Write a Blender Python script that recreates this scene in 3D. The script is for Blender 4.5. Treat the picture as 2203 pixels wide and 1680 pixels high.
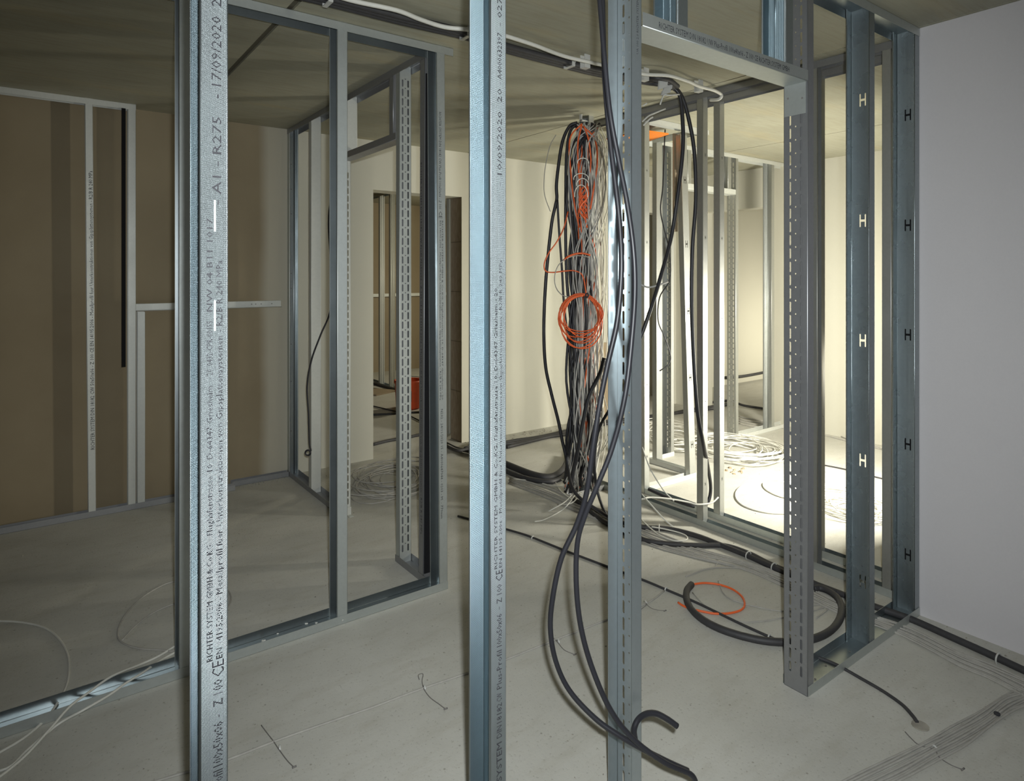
import bpy, bmesh, math, random
from mathutils import Vector, Matrix
for o in list(bpy.data.objects): bpy.data.objects.remove(o)
S = bpy.context.scene
C = S.collection
PI = math.pi

# ------------------------------------------------------------------ camera
FPX, CXP, HY, CAMH, H = 1388.0, 1101.5, 589.0, 1.617, 2.78
TH = math.atan((2980.0 - CXP) / FPX)
VX, VY = math.cos(TH), math.sin(TH)          # view direction on plan
RX, RY = math.sin(TH), -math.cos(TH)         # right direction on plan
cam_d = bpy.data.cameras.new('camera'); cam = bpy.data.objects.new('camera', cam_d); C.objects.link(cam)
cam.location = (0, 0, CAMH); cam.rotation_euler = (PI / 2, 0, math.atan2(VY, VX) - PI / 2)
cam_d.sensor_width = 36; cam_d.sensor_fit = 'HORIZONTAL'; cam_d.lens = FPX / 2203 * 36
cam_d.shift_y = -(840 - HY) / 2203; cam_d.clip_start = 0.02
S.camera = cam

# ------------------------------------------------------------------ light
S.view_settings.view_transform = 'Standard'; S.view_settings.look = 'None'
S.view_settings.gamma = 1; S.view_settings.use_curve_mapping = False
S.view_settings.exposure = 0.0
W = bpy.data.worlds.new('world'); S.world = W; W.use_nodes = True
W.node_tree.nodes['Background'].inputs[0].default_value = (0.98, 0.99, 1.0, 1)
W.node_tree.nodes['Background'].inputs[1].default_value = 0.17

def area(name, loc, target, size, power, color, spread=PI):
    d = bpy.data.lights.new(name, 'AREA'); d.shape = 'RECTANGLE'; d.size = size[0]; d.size_y = size[1]
    d.energy = power; d.color = color; d.spread = spread
    o = bpy.data.objects.new(name, d); C.objects.link(o); o.location = loc
    o.rotation_euler = (Vector(target) - Vector(loc)).to_track_quat('-Z', 'Y').to_euler()
    return o
# flash of the camera, just above and right of the lens
fl_d = bpy.data.lights.new('camera_flash', 'SPOT'); fl_d.energy = 325; fl_d.color = (0.93, 0.98, 1.0)
fl_d.shadow_soft_size = 0.02; fl_d.spot_size = math.radians(112); fl_d.spot_blend = 1.0
flash = bpy.data.objects.new('camera_flash', fl_d); C.objects.link(flash)
flash.location = (RX * 0.05 - VX * 0.02, RY * 0.05 - VY * 0.02, CAMH + 0.09)
flash.rotation_euler = Vector((VX + 0.05 * RX, VY + 0.05 * RY, -0.17)).to_track_quat('-Z', 'Y').to_euler()
# work lamp in the right-hand room
area('work_lamp_light', (4.55, 1.64, 0.97), (5.6, 5.2, 0.9), (0.46, 0.34), 145, (1.0, 0.965, 0.83))
# work lamp standing in the corridor beyond the far opening
area('corridor_lamp_light', (9.3, 3.9, 0.7), (8.4, 5.7, 1.0), (0.3, 0.2), 60, (1.0, 0.94, 0.76))
# added fill light for the room behind the doorway, no lamp known there
area('back_room_fill_light', (6.2, 7.4, 2.0), (3.2, 7.9, 0.9), (0.3, 0.3), 40, (1.0, 0.93, 0.70))

# ------------------------------------------------------------------ projection helpers (photo pixel -> place)
def ray(px, py):
    a = (px - CXP) / FPX; b = (HY - py) / FPX
    return VX + a * RX, VY + a * RY, b
def at_z(px, py, z=0.0):
    d = ray(px, py); t = (z - CAMH) / d[2]
    return Vector((d[0] * t, d[1] * t, z))
def at_d(px, py, dep):
    d = ray(px, py); return Vector((d[0] * dep, d[1] * dep, CAMH + d[2] * dep))

# ------------------------------------------------------------------ materials
def newmat(name):
    m = bpy.data.materials.new(name); m.use_nodes = True
    nt = m.node_tree; b = nt.nodes['Principled BSDF']
    return m, nt, b
def N(nt, t, **kw):
    n = nt.nodes.new(t)
    for k, v in kw.items():
        if k.startswith('i_'): n.inputs[k[2:]].default_value = v
        else: setattr(n, k, v)
    return n
def coords(nt, scale=(1, 1, 1)):
    tc = N(nt, 'ShaderNodeTexCoord'); mp = N(nt, 'ShaderNodeMapping')
    mp.inputs['Scale'].default_value = scale
    nt.links.new(tc.outputs['Object'], mp.inputs[0]); return mp.outputs[0]
def noise(nt, vec, scale, detail=4, rough=0.6):
    n = N(nt, 'ShaderNodeTexNoise'); n.inputs['Scale'].default_value = scale
    n.inputs['Detail'].default_value = detail; n.inputs['Roughness'].default_value = rough
    nt.links.new(vec, n.inputs['Vector']); return n.outputs['Fac']
def ramp(nt, fac, stops):
    r = N(nt, 'ShaderNodeValToRGB'); e = r.color_ramp.elements
    while len(e) < len(stops): e.new(0.5)
    for x, (p, c) in zip(e, stops): x.position = p; x.color = (*c, 1)
    nt.links.new(fac, r.inputs[0]); return r.outputs[0]
def mix(nt, a, b, fac, mode='MIX'):
    n = N(nt, 'ShaderNodeMix', data_type='RGBA', blend_type=mode)
    for s, v in ((6, a), (7, b), (0, fac)):
        if hasattr(v, 'is_linked'): nt.links.new(v, n.inputs[s])
        elif isinstance(v, tuple): n.inputs[s].default_value = (*v, 1)
        else: n.inputs[s].default_value = v
    return n.outputs[2]
def bump(nt, b, h, strength, dist):
    n = N(nt, 'ShaderNodeBump'); n.inputs['Strength'].default_value = strength; n.inputs['Distance'].default_value = dist
    nt.links.new(h, n.inputs['Height']); nt.links.new(n.outputs[0], b.inputs['Normal']); return n
def math_(nt, op, a, b=None):
    n = N(nt, 'ShaderNodeMath', operation=op)
    for i, v in enumerate((a, b)):
        if v is None: continue
        if hasattr(v, 'is_linked'): nt.links.new(v, n.inputs[i])
        else: n.inputs[i].default_value = v
    return n.outputs[0]

def steel(name, col, rough, metal=0.85, knurl=None, dull=0.0):
    m, nt, b = newmat(name)
    v = coords(nt); n1 = noise(nt, v, 60, 3); n2 = noise(nt, v, 7, 3)
    c = mix(nt, tuple(x * 0.88 for x in col), tuple(min(1, x * 1.08) for x in col), n1)
    c = mix(nt, c, tuple(x * 0.82 for x in col), math_(nt, 'MULTIPLY', n2, 0.5))
    nt.links.new(c, b.inputs['Base Color'])
    b.inputs['Metallic'].default_value = metal
    r = ramp(nt, n2, [(0.3, (rough - .02,) * 3), (0.7, (rough + .03,) * 3)])
    nt.links.new(r, b.inputs['Roughness'])
    if knurl:
        sx = N(nt, 'ShaderNodeSeparateXYZ'); nt.links.new(v, sx.inputs[0])
        h = math_(nt, 'ADD', sx.outputs[0], sx.outputs[1]); k = 2 * PI / knurl
        a1 = math_(nt, 'SINE', math_(nt, 'MULTIPLY', math_(nt, 'ADD', h, sx.outputs[2]), k))
        a2 = math_(nt, 'SINE', math_(nt, 'MULTIPLY', math_(nt, 'SUBTRACT', h, sx.outputs[2]), k))
        bump(nt, b, math_(nt, 'MULTIPLY', a1, a2), 0.6, 0.0009 if rough > .3 else .0004)
    else:
        bump(nt, b, n1, 0.05, 0.001)
    return m
M = {}
M['knurl'] = steel('knurled_galvanised_steel', (0.40, 0.445, 0.455), 0.34, 0.93, 0.0046)
M['inner'] = steel('shaded_inner_steel_face', (0.40, 0.44, 0.45), 0.36, 0.96)  # shade inside the profiles put into a darker metal colour
M['inner_knurl'] = steel('shaded_inner_knurled_face', (0.32, 0.41, 0.45), 0.32, 0.95, 0.0046)  # same for knurled studs: inside shade as a darker, bluer colour
M['steel_mirror'] = steel('shiny_galvanised_steel', (0.52, 0.53, 0.51), 0.46, 0.92)
M['steel_blue'] = steel('blue_sheen_galvanised_steel', (0.34, 0.385, 0.40), 0.27, 0.93, 0.0046)
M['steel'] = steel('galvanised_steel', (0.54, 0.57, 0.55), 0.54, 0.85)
M['steel_bright'] = steel('bright_galvanised_steel', (0.42, 0.465, 0.48), 0.34, 0.78)
M['steel_dull'] = steel('dull_galvanised_steel', (0.36, 0.365, 0.375), 0.45, 0.8)
M['steel_pale'] = steel('pale_galvanised_steel', (0.58, 0.59, 0.55), 0.5, 0.35)

def plain(name, col, rough=0.6, var=0.0, scale=20, bmp=0.0, spec=0.5):
    m, nt, b = newmat(name); v = coords(nt)
    if var:
        n = noise(nt, v, scale, 4)
        nt.links.new(mix(nt, tuple(x * (1 - var) for x in col), tuple(min(1, x * (1 + var)) for x in col), n), b.inputs['Base Color'])
        if bmp: bump(nt, b, n, 0.4, bmp)
    else: b.inputs['Base Color'].default_value = (*col, 1)
    b.inputs['Roughness'].default_value = rough; b.inputs['Specular IOR Level'].default_value = spec
    return m
M['ink'] = plain('printing_ink', (0.03, 0.03, 0.035), 0.8)
M['black_cable'] = plain('black_cable_sheath', (0.018, 0.018, 0.022), 0.42, 0.3, 8)
M['black_conduit'] = plain('black_corrugated_conduit', (0.035, 0.034, 0.036), 0.6, 0.3, 30)
M['grey_cable'] = plain('grey_cable_sheath', (0.42, 0.41, 0.38), 0.55, 0.15, 12)
M['dusty_cable'] = plain('dusty_grey_cable_sheath', (0.36, 0.345, 0.31), 0.8, 0.25, 30)
M['white_cable'] = plain('white_cable_sheath', (0.62, 0.61, 0.55), 0.5, 0.1, 12)
M['orange_cable'] = plain('orange_cable_sheath', (0.72, 0.12, 0.025), 0.5, 0.15, 12)
M['foam'] = plain('black_foam_tape_and_backing', (0.012, 0.012, 0.013), 0.95, spec=0.1)
M['wire'] = plain('dark_tie_wire', (0.16, 0.15, 0.14), 0.6)
M['clear'] = plain('clear_plastic', (0.50, 0.50, 0.47), 0.3, 0.1)
M['orange'] = plain('orange_plastic', (0.80, 0.22, 0.02), 0.5, 0.1, 9)
M['red_orange'] = plain('red_orange_plastic', (0.75, 0.10, 0.03), 0.5, 0.15, 30)
M['tan'] = plain('brown_board', (0.30, 0.235, 0.155), 0.85, 0.12, 14)
M['debris'] = plain('plaster_crumbs', (0.30, 0.28, 0.235), 0.9, 0.85, 9)
M['lamp_black'] = plain('lamp_black_metal', (0.03, 0.03, 0.03), 0.5)
M['lamp_yellow'] = plain('lamp_yellow_metal', (0.7, 0.45, 0.03), 0.5)
m, nt, b = newmat('lamp_glass_lit'); b.inputs['Emission Color'].default_value = (1, 0.9, 0.68, 1); b.inputs['Emission Strength'].default_value = 20; M['lamp_lit'] = m

# raw concrete floor: pale grey with dust, specks and faint stains
m, nt, b = newmat('concrete_floor'); v = coords(nt)
n1 = noise(nt, v, 1.3, 6, 0.65); n2 = noise(nt, v, 90, 3); n3 = noise(nt, coords(nt, (1, 3.2, 1)), 3.5, 5, 0.7)
c = ramp(nt, n1, [(0.25, (0.43, 0.42, 0.375)), (0.55, (0.51, 0.50, 0.45)), (0.8, (0.58, 0.57, 0.52))])
c = mix(nt, c, (0.34, 0.31, 0.24), math_(nt, 'MULTIPLY', ramp(nt, n3, [(0.5, (0, 0, 0)), (0.75, (1, 1, 1))]), 0.35))
sp = ramp(nt, n2, [(0.28, (0.45, 0.42, 0.38)), (0.40, (1, 1, 1))]); c = mix(nt, c, sp, 0.55, 'MULTIPLY')
vo = N(nt, 'ShaderNodeTexVoronoi'); vo.inputs['Scale'].default_value = 16; nt.links.new(v, vo.inputs['Vector'])
sp2 = ramp(nt, vo.outputs['Distance'], [(0.03, (0.45, 0.42, 0.38)), (0.085, (1, 1, 1))]); c = mix(nt, c, sp2, 0.7, 'MULTIPLY')
nt.links.new(c, b.inputs['Base Color']); b.inputs['Roughness'].default_value = 0.85; b.inputs['Specular IOR Level'].default_value = 0.25
bump(nt, b, math_(nt, 'ADD', math_(nt, 'MULTIPLY', n1, 2.0), math_(nt, 'MULTIPLY', n2, 0.4)), 0.35, 0.006); M['floor'] = m

# shuttered concrete ceiling: olive grey, wood-grain streaks, board joints
m, nt, b = newmat('shuttered_concrete_ceiling'); v = coords(nt)
n1 = noise(nt, v, 0.9, 5, 0.6); n2 = noise(nt, coords(nt, (0.7, 9, 1)), 5, 8, 0.72); n3 = noise(nt, coords(nt, (0.5, 2.5, 1)), 2.2, 5, 0.6)
c = ramp(nt, n1, [(0.3, (0.265, 0.255, 0.19)), (0.7, (0.365, 0.355, 0.275))])
c = mix(nt, c, (0.20, 0.175, 0.105), math_(nt, 'MULTIPLY', ramp(nt, n2, [(0.46, (0, 0, 0)), (0.72, (1, 1, 1))]), 0.45))
c = mix(nt, c, (0.42, 0.34, 0.18), math_(nt, 'MULTIPLY', ramp(nt, n3, [(0.55, (0, 0, 0)), (0.75, (1, 1, 1))]), 0.35))
nt.links.new(c, b.inputs['Base Color']); b.inputs['Roughness'].default_value = 0.6
bump(nt, b, n2, 0.25, 0.004); M['ceiling'] = m
M['joint'] = plain('ceiling_joint_shadow_gap', (0.10, 0.09, 0.06), 0.9)

# brown plasterboard wall with pale skimmed strips
m, nt, b = newmat('brown_board_wall'); v = coords(nt)
n1 = noise(nt, v, 0.8, 5, 0.6); n2 = noise(nt, v, 60, 2)
c = ramp(nt, n1, [(0.3, (0.225, 0.178, 0.108)), (0.7, (0.29, 0.24, 0.155))])
sx = N(nt, 'ShaderNodeSeparateXYZ'); tc = N(nt, 'ShaderNodeTexCoord'); nt.links.new(tc.outputs['Object'], sx.inputs[0])
wob = math_(nt, 'ADD', sx.outputs[0], math_(nt, 'MULTIPLY', n1, 0.06))
c = mix(nt, c, (0.50, 0.46, 0.39), ramp(nt, wob, [(0.0, (0, 0, 0)), (1.0, (0, 0, 0))]))
edge = N(nt, 'ShaderNodeMapRange'); edge.inputs[1].default_value = 1.44; edge.inputs[2].default_value = 1.52
nt.links.new(wob, edge.inputs[0]); c = mix(nt, c, (0.42, 0.39, 0.31), edge.outputs[0])
c = mix(nt, c, (1.08, 1.05, 1.0), math_(nt, 'MULTIPLY', n2, 0.25), 'MULTIPLY')
nt.links.new(c, b.inputs['Base Color']); b.inputs['Roughness'].default_value = 0.8; M['brown_wall'] = m
m, nt, b = newmat('back_room_board'); v = coords(nt); n1 = noise(nt, v, 0.8, 5, 0.6)
nt.links.new(ramp(nt, n1, [(0.3, (0.27, 0.21, 0.13)), (0.7, (0.34, 0.28, 0.185))]), b.inputs['Base Color']); b.inputs['Roughness'].default_value = 0.8; M['back_wall'] = m

def plaster(name, col, var=0.06):
    m, nt, b = newmat(name); v = coords(nt); n1 = noise(nt, v, 1.1, 5, 0.6); n2 = noise(nt, v, 120, 2)
    c = mix(nt, tuple(x * (1 - var) for x in col), tuple(x * (1 + var) for x in col), n1)
    c = mix(nt, c, (0.94, 0.94, 0.94), n2, 'MULTIPLY')
    nt.links.new(c, b.inputs['Base Color']); b.inputs['Roughness'].default_value = 0.75
    bump(nt, b, n2, 0.12, 0.002); return m
M['plaster'] = plaster('cream_plaster', (0.49, 0.475, 0.40))
M['grey_plaster'] = plaster('pale_grey_plaster', (0.565, 0.545, 0.55))
# hollow block of the door reveal
m, nt, b = newmat('brown_block_reveal'); v = coords(nt); n1 = noise(nt, coords(nt, (6, 6, 2)), 6, 5, 0.7)
c = ramp(nt, n1, [(0.3, (0.27, 0.21, 0.15)), (0.7, (0.40, 0.33, 0.25))])
sx = N(nt, 'ShaderNodeSeparateXYZ'); nt.links.new(v, sx.inputs[0])
fr = math_(nt, 'FRACT', math_(nt, 'MULTIPLY', sx.outputs[2], 1 / 0.48))
j = ramp(nt, fr, [(0.0, (0.4, 0.4, 0.4)), (0.03, (1, 1, 1))]); c = mix(nt, c, j, 1.0, 'MULTIPLY')
nt.links.new(c, b.inputs['Base Color']); b.inputs['Roughness'].default_value = 0.9; M['block'] = m

# ------------------------------------------------------------------ mesh helpers
class MB:
    def __init__(s): s.v = []; s.f = []; s.s = []; s.m = []
    def quad(s, idx, smooth=False, mi=0): s.f.append(tuple(idx)); s.s.append(smooth); s.m.append(mi)
    def hexa(s, P, mi=0):                       # 8 points: bottom 4, top 4
        n = len(s.v); s.v += [tuple(p) for p in P]
        for q in ((0, 3, 2, 1), (4, 5, 6, 7), (0, 1, 5, 4), (1, 2, 6, 5), (2, 3, 7, 6), (3, 0, 4, 7)): s.quad([n + i for i in q], mi=mi)
    def box(s, a, b, mi=0):
        x0, y0, z0 = a; x1, y1, z1 = b
        s.hexa([(x0, y0, z0), (x1, y0, z0), (x1, y1, z0), (x0, y1, z0), (x0, y0, z1), (x1, y0, z1), (x1, y1, z1), (x0, y1, z1)], mi)
    def obox(s, O, A, B, D):                    # oriented box from a corner and three edge vectors
        O, A, B, D = map(Vector, (O, A, B, D))
        s.hexa([O, O + A, O + A + B, O + B, O + D, O + A + D, O + A + B + D, O + B + D])
    def tube(s, pts, r, n=8, cap=True, closed=False):
        P = [Vector(p) for p in pts]; k = len(P); base = len(s.v)
        up = Vector((0.123, 0.311, 0.943)); t0 = (P[1] - P[0]).normalized()
        nrm = (up - up.dot(t0) * t0).normalized()
        for i in range(k):
            if closed: t = (P[(i + 1) % k] - P[i - 1]).normalized()
            else: t = (P[min(i + 1, k - 1)] - P[max(i - 1, 0)]).normalized()
            nrm = (nrm - nrm.dot(t) * t).normalized(); bi = t.cross(nrm)
            rr = r[i] if isinstance(r, (list, tuple)) else r
            for j in range(n):
                a = 2 * PI * j / n; s.v.append(tuple(P[i] + rr * (math.cos(a) * nrm + math.sin(a) * bi)))
        for i in range(k if closed else k - 1):
            i2 = (i + 1) % k
            for j in range(n):
                j2 = (j + 1) % n
                s.quad((base + i * n + j, base + i * n + j2, base + i2 * n + j2, base + i2 * n + j), True)
        if cap and not closed:
            s.quad([base + j for j in range(n)][::-1]); s.quad([base + (k - 1) * n + j for j in range(n)])
    def disc(s, c, nrm, r, thick, n=12):
        c = Vector(c); nrm = Vector(nrm).normalized(); s.tube([c, c + nrm * thick], r, n)
    def build(s, name, mat, parent=None):
        me = bpy.data.meshes.new(name); me.from_pydata(s.v, [], s.f)
        for m in (mat if isinstance(mat, (list, tuple)) else [mat]): me.materials.append(m)
        if len(me.materials) == 1: s.m = [0] * len(s.m)
        me.polygons.foreach_set('use_smooth', s.s); me.polygons.foreach_set('material_index', s.m)
        me.validate(); me.update()
        o = bpy.data.objects.new(name, me); C.objects.link(o)
        if parent: o.parent = parent; o.matrix_parent_inverse = parent.matrix_world.inverted()
        return o
def tag(o, label, cat, group=None, kind=None):
    o['label'] = label; o['category'] = cat
    if group: o['group'] = group
    if kind: o['kind'] = kind
    return o
def struct(o): o['kind'] = 'structure'; return o

def fillet(pts, r=0.0025, n=3):
    P = [Vector(p) for p in pts]; out = [P[0]]; arc = []
    for i in range(1, len(P) - 1):
        a, b, c = P[i - 1], P[i], P[i + 1]; d1 = (a - b).normalized(); d2 = (c - b).normalized()
        rr = min(r, (a - b).length * 0.45, (c - b).length * 0.45)
        p1 = b + d1 * rr; p2 = b + d2 * rr
        for k in range(n + 1):
            t = k / n; q = p1 * (1 - t) ** 2 + b * 2 * t * (1 - t) + p2 * t * t
            out.append(q)
            if k: arc.append(len(out) - 2)
    out.append(P[-1]); return out, set(arc)
def profile(mb, pts, O, U, V, D, t=0.0012, r=0.0025):
    """bent sheet: 2-D polyline pts in the (U,V) plane swept along D, thickness t"""
    O, U, V, D = map(Vector, (O, U, V, D)); P, arc = fillet([Vector((p[0], p[1], 0)) for p in pts], r)
    k = len(P); inn = []
    for i in range(k):
        ns = []
        if i > 0: e = (P[i] - P[i - 1]).normalized(); ns.append(Vector((-e.y, e.x, 0)))
        if i < k - 1: e = (P[i + 1] - P[i]).normalized(); ns.append(Vector((-e.y, e.x, 0)))
        a = sum(ns, Vector()).normalized(); inn.append(P[i] + a * (t / max(0.4, a.dot(ns[0]))))
    w = lambda p, q: tuple(O + U * p.x + V * p.y + D * q)
    n = len(mb.v)
    for i in range(k): mb.v += [w(P[i], 0), w(P[i], 1), w(inn[i], 0), w(inn[i], 1)]
    for i in range(k - 1):
        a = n + 4 * i; b = a + 4; sm = i in arc
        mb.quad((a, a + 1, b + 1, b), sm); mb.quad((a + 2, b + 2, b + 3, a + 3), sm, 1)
        mb.quad((a, b, b + 2, a + 2)); mb.quad((a + 1, a + 3, b + 3, b + 1))
    mb.quad((n, n + 2, n + 3, n + 1)); e = n + 4 * (k - 1); mb.quad((e, e + 1, e + 3, e + 2))
def plate(mb, O, U, V, T, w, h, holes):
    """flat sheet w x h in (U,V), thickness vector T, with real openings.
    holes: list of (u0,u1,[(v0,v1)...],round) columns"""
    O, U, V, T = map(Vector, (O, U, V, T)); u = 0
    def bx(a, b, c, d):
        if b - a > 1e-5 and d - c > 1e-5: mb.obox(O + U * a + V * c, U * (b - a), V * (d - c), T)
    def tri(p):
        n = len(mb.v)
        for q in p: mb.v.append(tuple(O + U * q[0] + V * q[1]))
        for q in p: mb.v.append(tuple(O + U * q[0] + V * q[1] + T))
        mb.quad((n, n + 1, n + 2)); mb.quad((n + 3, n + 5, n + 4))
        mb.quad((n, n + 3, n + 4, n + 1)); mb.quad((n + 1, n + 4, n + 5, n + 2)); mb.quad((n + 2, n + 5, n + 3, n))
    for u0, u1, vs, rd in sorted(holes):
        bx(u, u0, 0, h); v = 0
        for v0, v1 in vs:
            bx(u0, u1, v, v0); v = v1
            if rd:
                for (cu, su) in ((u0, 1), (u1, -1)):
                    for (cv, sv) in ((v0, 1), (v1, -1)): tri([(cu, cv), (cu + su * rd, cv), (cu, cv + sv * rd)])
        bx(u0, u1, v, h); u = u1
    bx(u, w, 0, h)

_fc = {}
def lettering(parent, text, O, along, up, length, height, off, mat=None, name='printed_lettering'):
    """print: text running in direction 'along', letters standing in 'up', pushed off the sheet by off"""
    if text not in _fc:
        cu = bpy.data.curves.new('t', 'FONT'); cu.body = text; cu.resolution_u = 1; cu.size = 1
        ob = bpy.data.objects.new('t', cu); C.objects.link(ob); bpy.context.view_layer.update()
        me = bpy.data.meshes.new_from_object(ob.evaluated_get(bpy.context.evaluated_depsgraph_get()))
        bpy.data.objects.remove(ob); bpy.data.curves.remove(cu)
        _fc[text] = ([v.co.copy() for v in me.vertices], [tuple(p.vertices) for p in me.polygons]); bpy.data.meshes.remove(me)
    vs, fs = _fc[text]; O, A, B, F = map(Vector, (O, along, up, off))
    x1 = max(v.x for v in vs); x0 = min(v.x for v in vs); y1 = 0.72
    mb = MB()
    for v in vs: mb.v.append(tuple(O + A * ((v.x - x0) / (x1 - x0) * length) + B * (v.y / y1 * height) + F))
    for f in fs: mb.quad(f)
    return mb.build(name, mat or M['ink'], parent)

# ------------------------------------------------------------------ the shell
mb = MB(); mb.box((-4, -3.2, -0.2), (11.5, 11, 0)); struct(mb.build('floor', M['floor']))
mb = MB()
mb.box((-4, -3.2, H), (0.885, 11, H + 0.2)); mb.box((0.915, -3.2, H), (3.345, 11, H + 0.2)); mb.box((3.355, -3.2, H), (5.30, 11, H + 0.2)); mb.box((5.312, -3.2, H), (11.5, 11, H + 0.2))
for x0, x1 in ((0.885, 0.915), (3.345, 3.355), (5.30, 5.312)): mb.box((x0, -3.2, H + 0.012), (x1, 11, H + 0.2), 1)
struct(mb.build('ceiling', [M['ceiling'], M['joint']]))
mb = MB(); mb.box((-4, 5.25, 0), (1.63, 5.45, H)); struct(mb.build('wall_back_left', M['brown_wall']))
mb = MB()
D1, D1b, DZ, D2, D2b, FX = 2.373, 3.281, 2.352, 5.30, 6.26, 6.42
mb.box((1.63, 5.25, 0), (D1, 5.45, H)); mb.box((D1, 5.25, DZ), (D1b, 5.45, H))
mb.box((D1b + 0.012, 5.25, 0), (D2, 5.45, H)); mb.box((D2, 5.25, DZ), (D2b, 5.45, H)); mb.box((D2b + 0.012, 5.25, 0), (FX, 5.45, H))
mb.box((D1b, 5.262, 0), (D1b + 0.012, 5.45, DZ), 1); mb.box((D1b, 5.25, 0), (D1b + 0.012, 5.262, DZ))
mb.box((D2b, 5.262, 0), (D2b + 0.012, 5.45, DZ), 1); mb.box((D2b, 5.25, 0), (D2b + 0.012, 5.262, DZ))
mb.box((D1b, 5.25, DZ), (D1b + 0.012, 5.45, H)); mb.box((D2b, 5.25, DZ), (D2b + 0.012, 5.45, H))
struct(mb.build('wall_back', [M['plaster'], M['block']]))
mb = MB(); mb.box((3.37, -3.2, 0), (3.68, 1.41, H)); struct(mb.build('wall_right', M['grey_plaster']))
mb = MB()
mb.box((FX, -3.2, 0), (FX + 0.2, 3.93, H)); mb.box((FX, 3.93, 2.35), (FX + 0.2, 4.86, H)); mb.box((FX, 4.86, 0), (FX + 0.2, 5.45, H))
struct(mb.build('wall_far_right', M['plaster']))
mb = MB(); mb.box((FX + 0.2, 5.70, 0), (11.3, 5.9, H)); struct(mb.build('wall_corridor', M['plaster']))
mb = MB(); mb.box((11.3, -3.2, 0), (11.5, 5.9, H)); struct(mb.build('wall_corridor_end', M['plaster']))
mb = MB(); mb.box((-1.0, 9.85, 0), (7.7, 10.05, H)); struct(mb.build('wall_back_room', M['back_wall']))
mb = MB(); mb.box((7.5, 5.9, 0), (7.7, 9.85, H)); struct(mb.build('wall_back_room_right', M['back_wall']))
mb = MB(); mb.box((-1.2, 5.45, 0), (-1.0, 10.05, H)); struct(mb.build('wall_back_room_left', M['back_wall']))
mb = MB(); mb.box((-4.2, -3.2, 0), (-4, 5.45, H)); struct(mb.build('wall_left', M['grey_plaster']))

# ------------------------------------------------------------------ metal profiles
def cw_points(w, fl, lip=0.007, beads=True):
    web = [(0, 0)]
    if beads and w > 0.07:
        for c in (0.27, 0.73):
            u = w * c; web += [(u - 0.004, 0), (u - 0.002, 0.002), (u + 0.002, 0.002), (u + 0.004, 0)]
    web.append((w, 0))
    return [(lip, fl), (0, fl)] + web + [(w, fl), (w - lip, fl)]
ax = {'x': Vector((1, 0, 0)), '-x': Vector((-1, 0, 0)), 'y': Vector((0, 1, 0)), '-y': Vector((0, -1, 0)), 'z': Vector((0, 0, 1))}
def stud(x, y, U, V, w, fl, mat, z0=0.0, z1=H, beads=True, hs=None, name='metal_stud', shear=(0, 0)):
    """C stud: web runs from (x,y) along U for w, both flanges point along V"""
    mb = MB(); D = Vector((shear[0], shear[1], z1 - z0)); O = Vector((x, y, z0)); u, v = ax[U], ax[V]
    # orientation: the sheet thickens towards the inside of the profile
    if hs is None:
        pts = cw_points(w, fl, beads=beads)
        if u.x * v.y - u.y * v.x < 0 or True:
            profile(mb, pts, O, u, v, D)
    else:                                       # web with real H punchings
        lip = 0.007
        profile(mb, [(lip, fl), (0, fl), (0, 0), (0.012, 0)], O, u, v, D)
        profile(mb, [(w - 0.012, 0), (w, 0), (w, fl), (w - lip, fl)], O, u, v, D)
        c = w / 2; k_ = 1 if w > .07 else .45; a, b2 = 0.014 * k_, 0.008 * k_; hh = 0.028 * k_
        cols = [(c - a, c - b2, [(z - hh - z0, z + hh - z0) for z in hs], 0.002), (c - b2, c + b2, [(z - 0.005 * k_ - z0, z + 0.005 * k_ - z0) for z in hs], 0), (c + b2, c + a, [(z - hh - z0, z + hh - z0) for z in hs], 0.002)]
        cols = [(p - 0.012, q - 0.012, r_, s_) for p, q, r_, s_ in cols]
        plate(mb, O + u * 0.012, u, ax['z'], v * 0.0012, w - 0.024, z1 - z0, cols)
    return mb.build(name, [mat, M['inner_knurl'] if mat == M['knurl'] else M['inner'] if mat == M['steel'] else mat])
def ua(x, y, U, V, w, fl, mat, z0=0.0, z1=H, name='slotted_jamb_profile', off=0.0):
    """heavy U profile with two rows of long holes and a row of round ones in its web"""
    mb = MB(); O = Vector((x, y, z0)); u, v = ax[U], ax[V]; D = Vector((0, 0, z1 - z0)); t = 0.002; e = 0.008
    profile(mb, [(0, fl), (0, 0), (e, 0)], O, u, v, D, t, 0.004)
    profile(mb, [(w - e, 0), (w, 0), (w, fl)], O, u, v, D, t, 0.004)
    L = z1 - z0; p = 0.052
    zs = [0.06 + off + p * i for i in range(int((L - 0.12) / p))]
    sl = [(z, z + 0.040) for z in zs]; ho = [(z + 0.042, z + 0.048) for z in zs]
    cols = [(w * 0.27 - 0.0045, w * 0.27 + 0.0045, sl, 0.003), (w * 0.5 - 0.003, w * 0.5 + 0.003, ho, 0.0015), (w * 0.73 - 0.0045, w * 0.73 + 0.0045, sl, 0.003)]
    plate(mb, O + u * e, u, ax['z'], v * t, w - 2 * e, L, [(a - e, b_ - e, c_, d_) for a, b_, c_, d_ in cols])
    return mb.build(name, mat)
def uw(p0, p1, W_, side, h=0.04, up=True, mat=None, name='floor_track', z=0.0):
    """U track laid from p0 to p1 (plan); W_ wide towards 'side'; flanges up or down"""
    mb = MB(); a = Vector((*p0, z)); b = Vector((*p1, z)); s = 1 if up else -1
    t = 0.001; a = a - ax[side] * 0.0016; b = b - ax[side] * 0.0016; W_ += 0.0032
    profile(mb, [(0, s * h), (0, 0), (W_, 0), (W_, s * h)], a, ax[side], ax['z'], b - a, t if up else -t)
    mat = mat or M['steel']; return mb.build(name, [mat, M['inner'] if mat == M['steel'] else mat])
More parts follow.
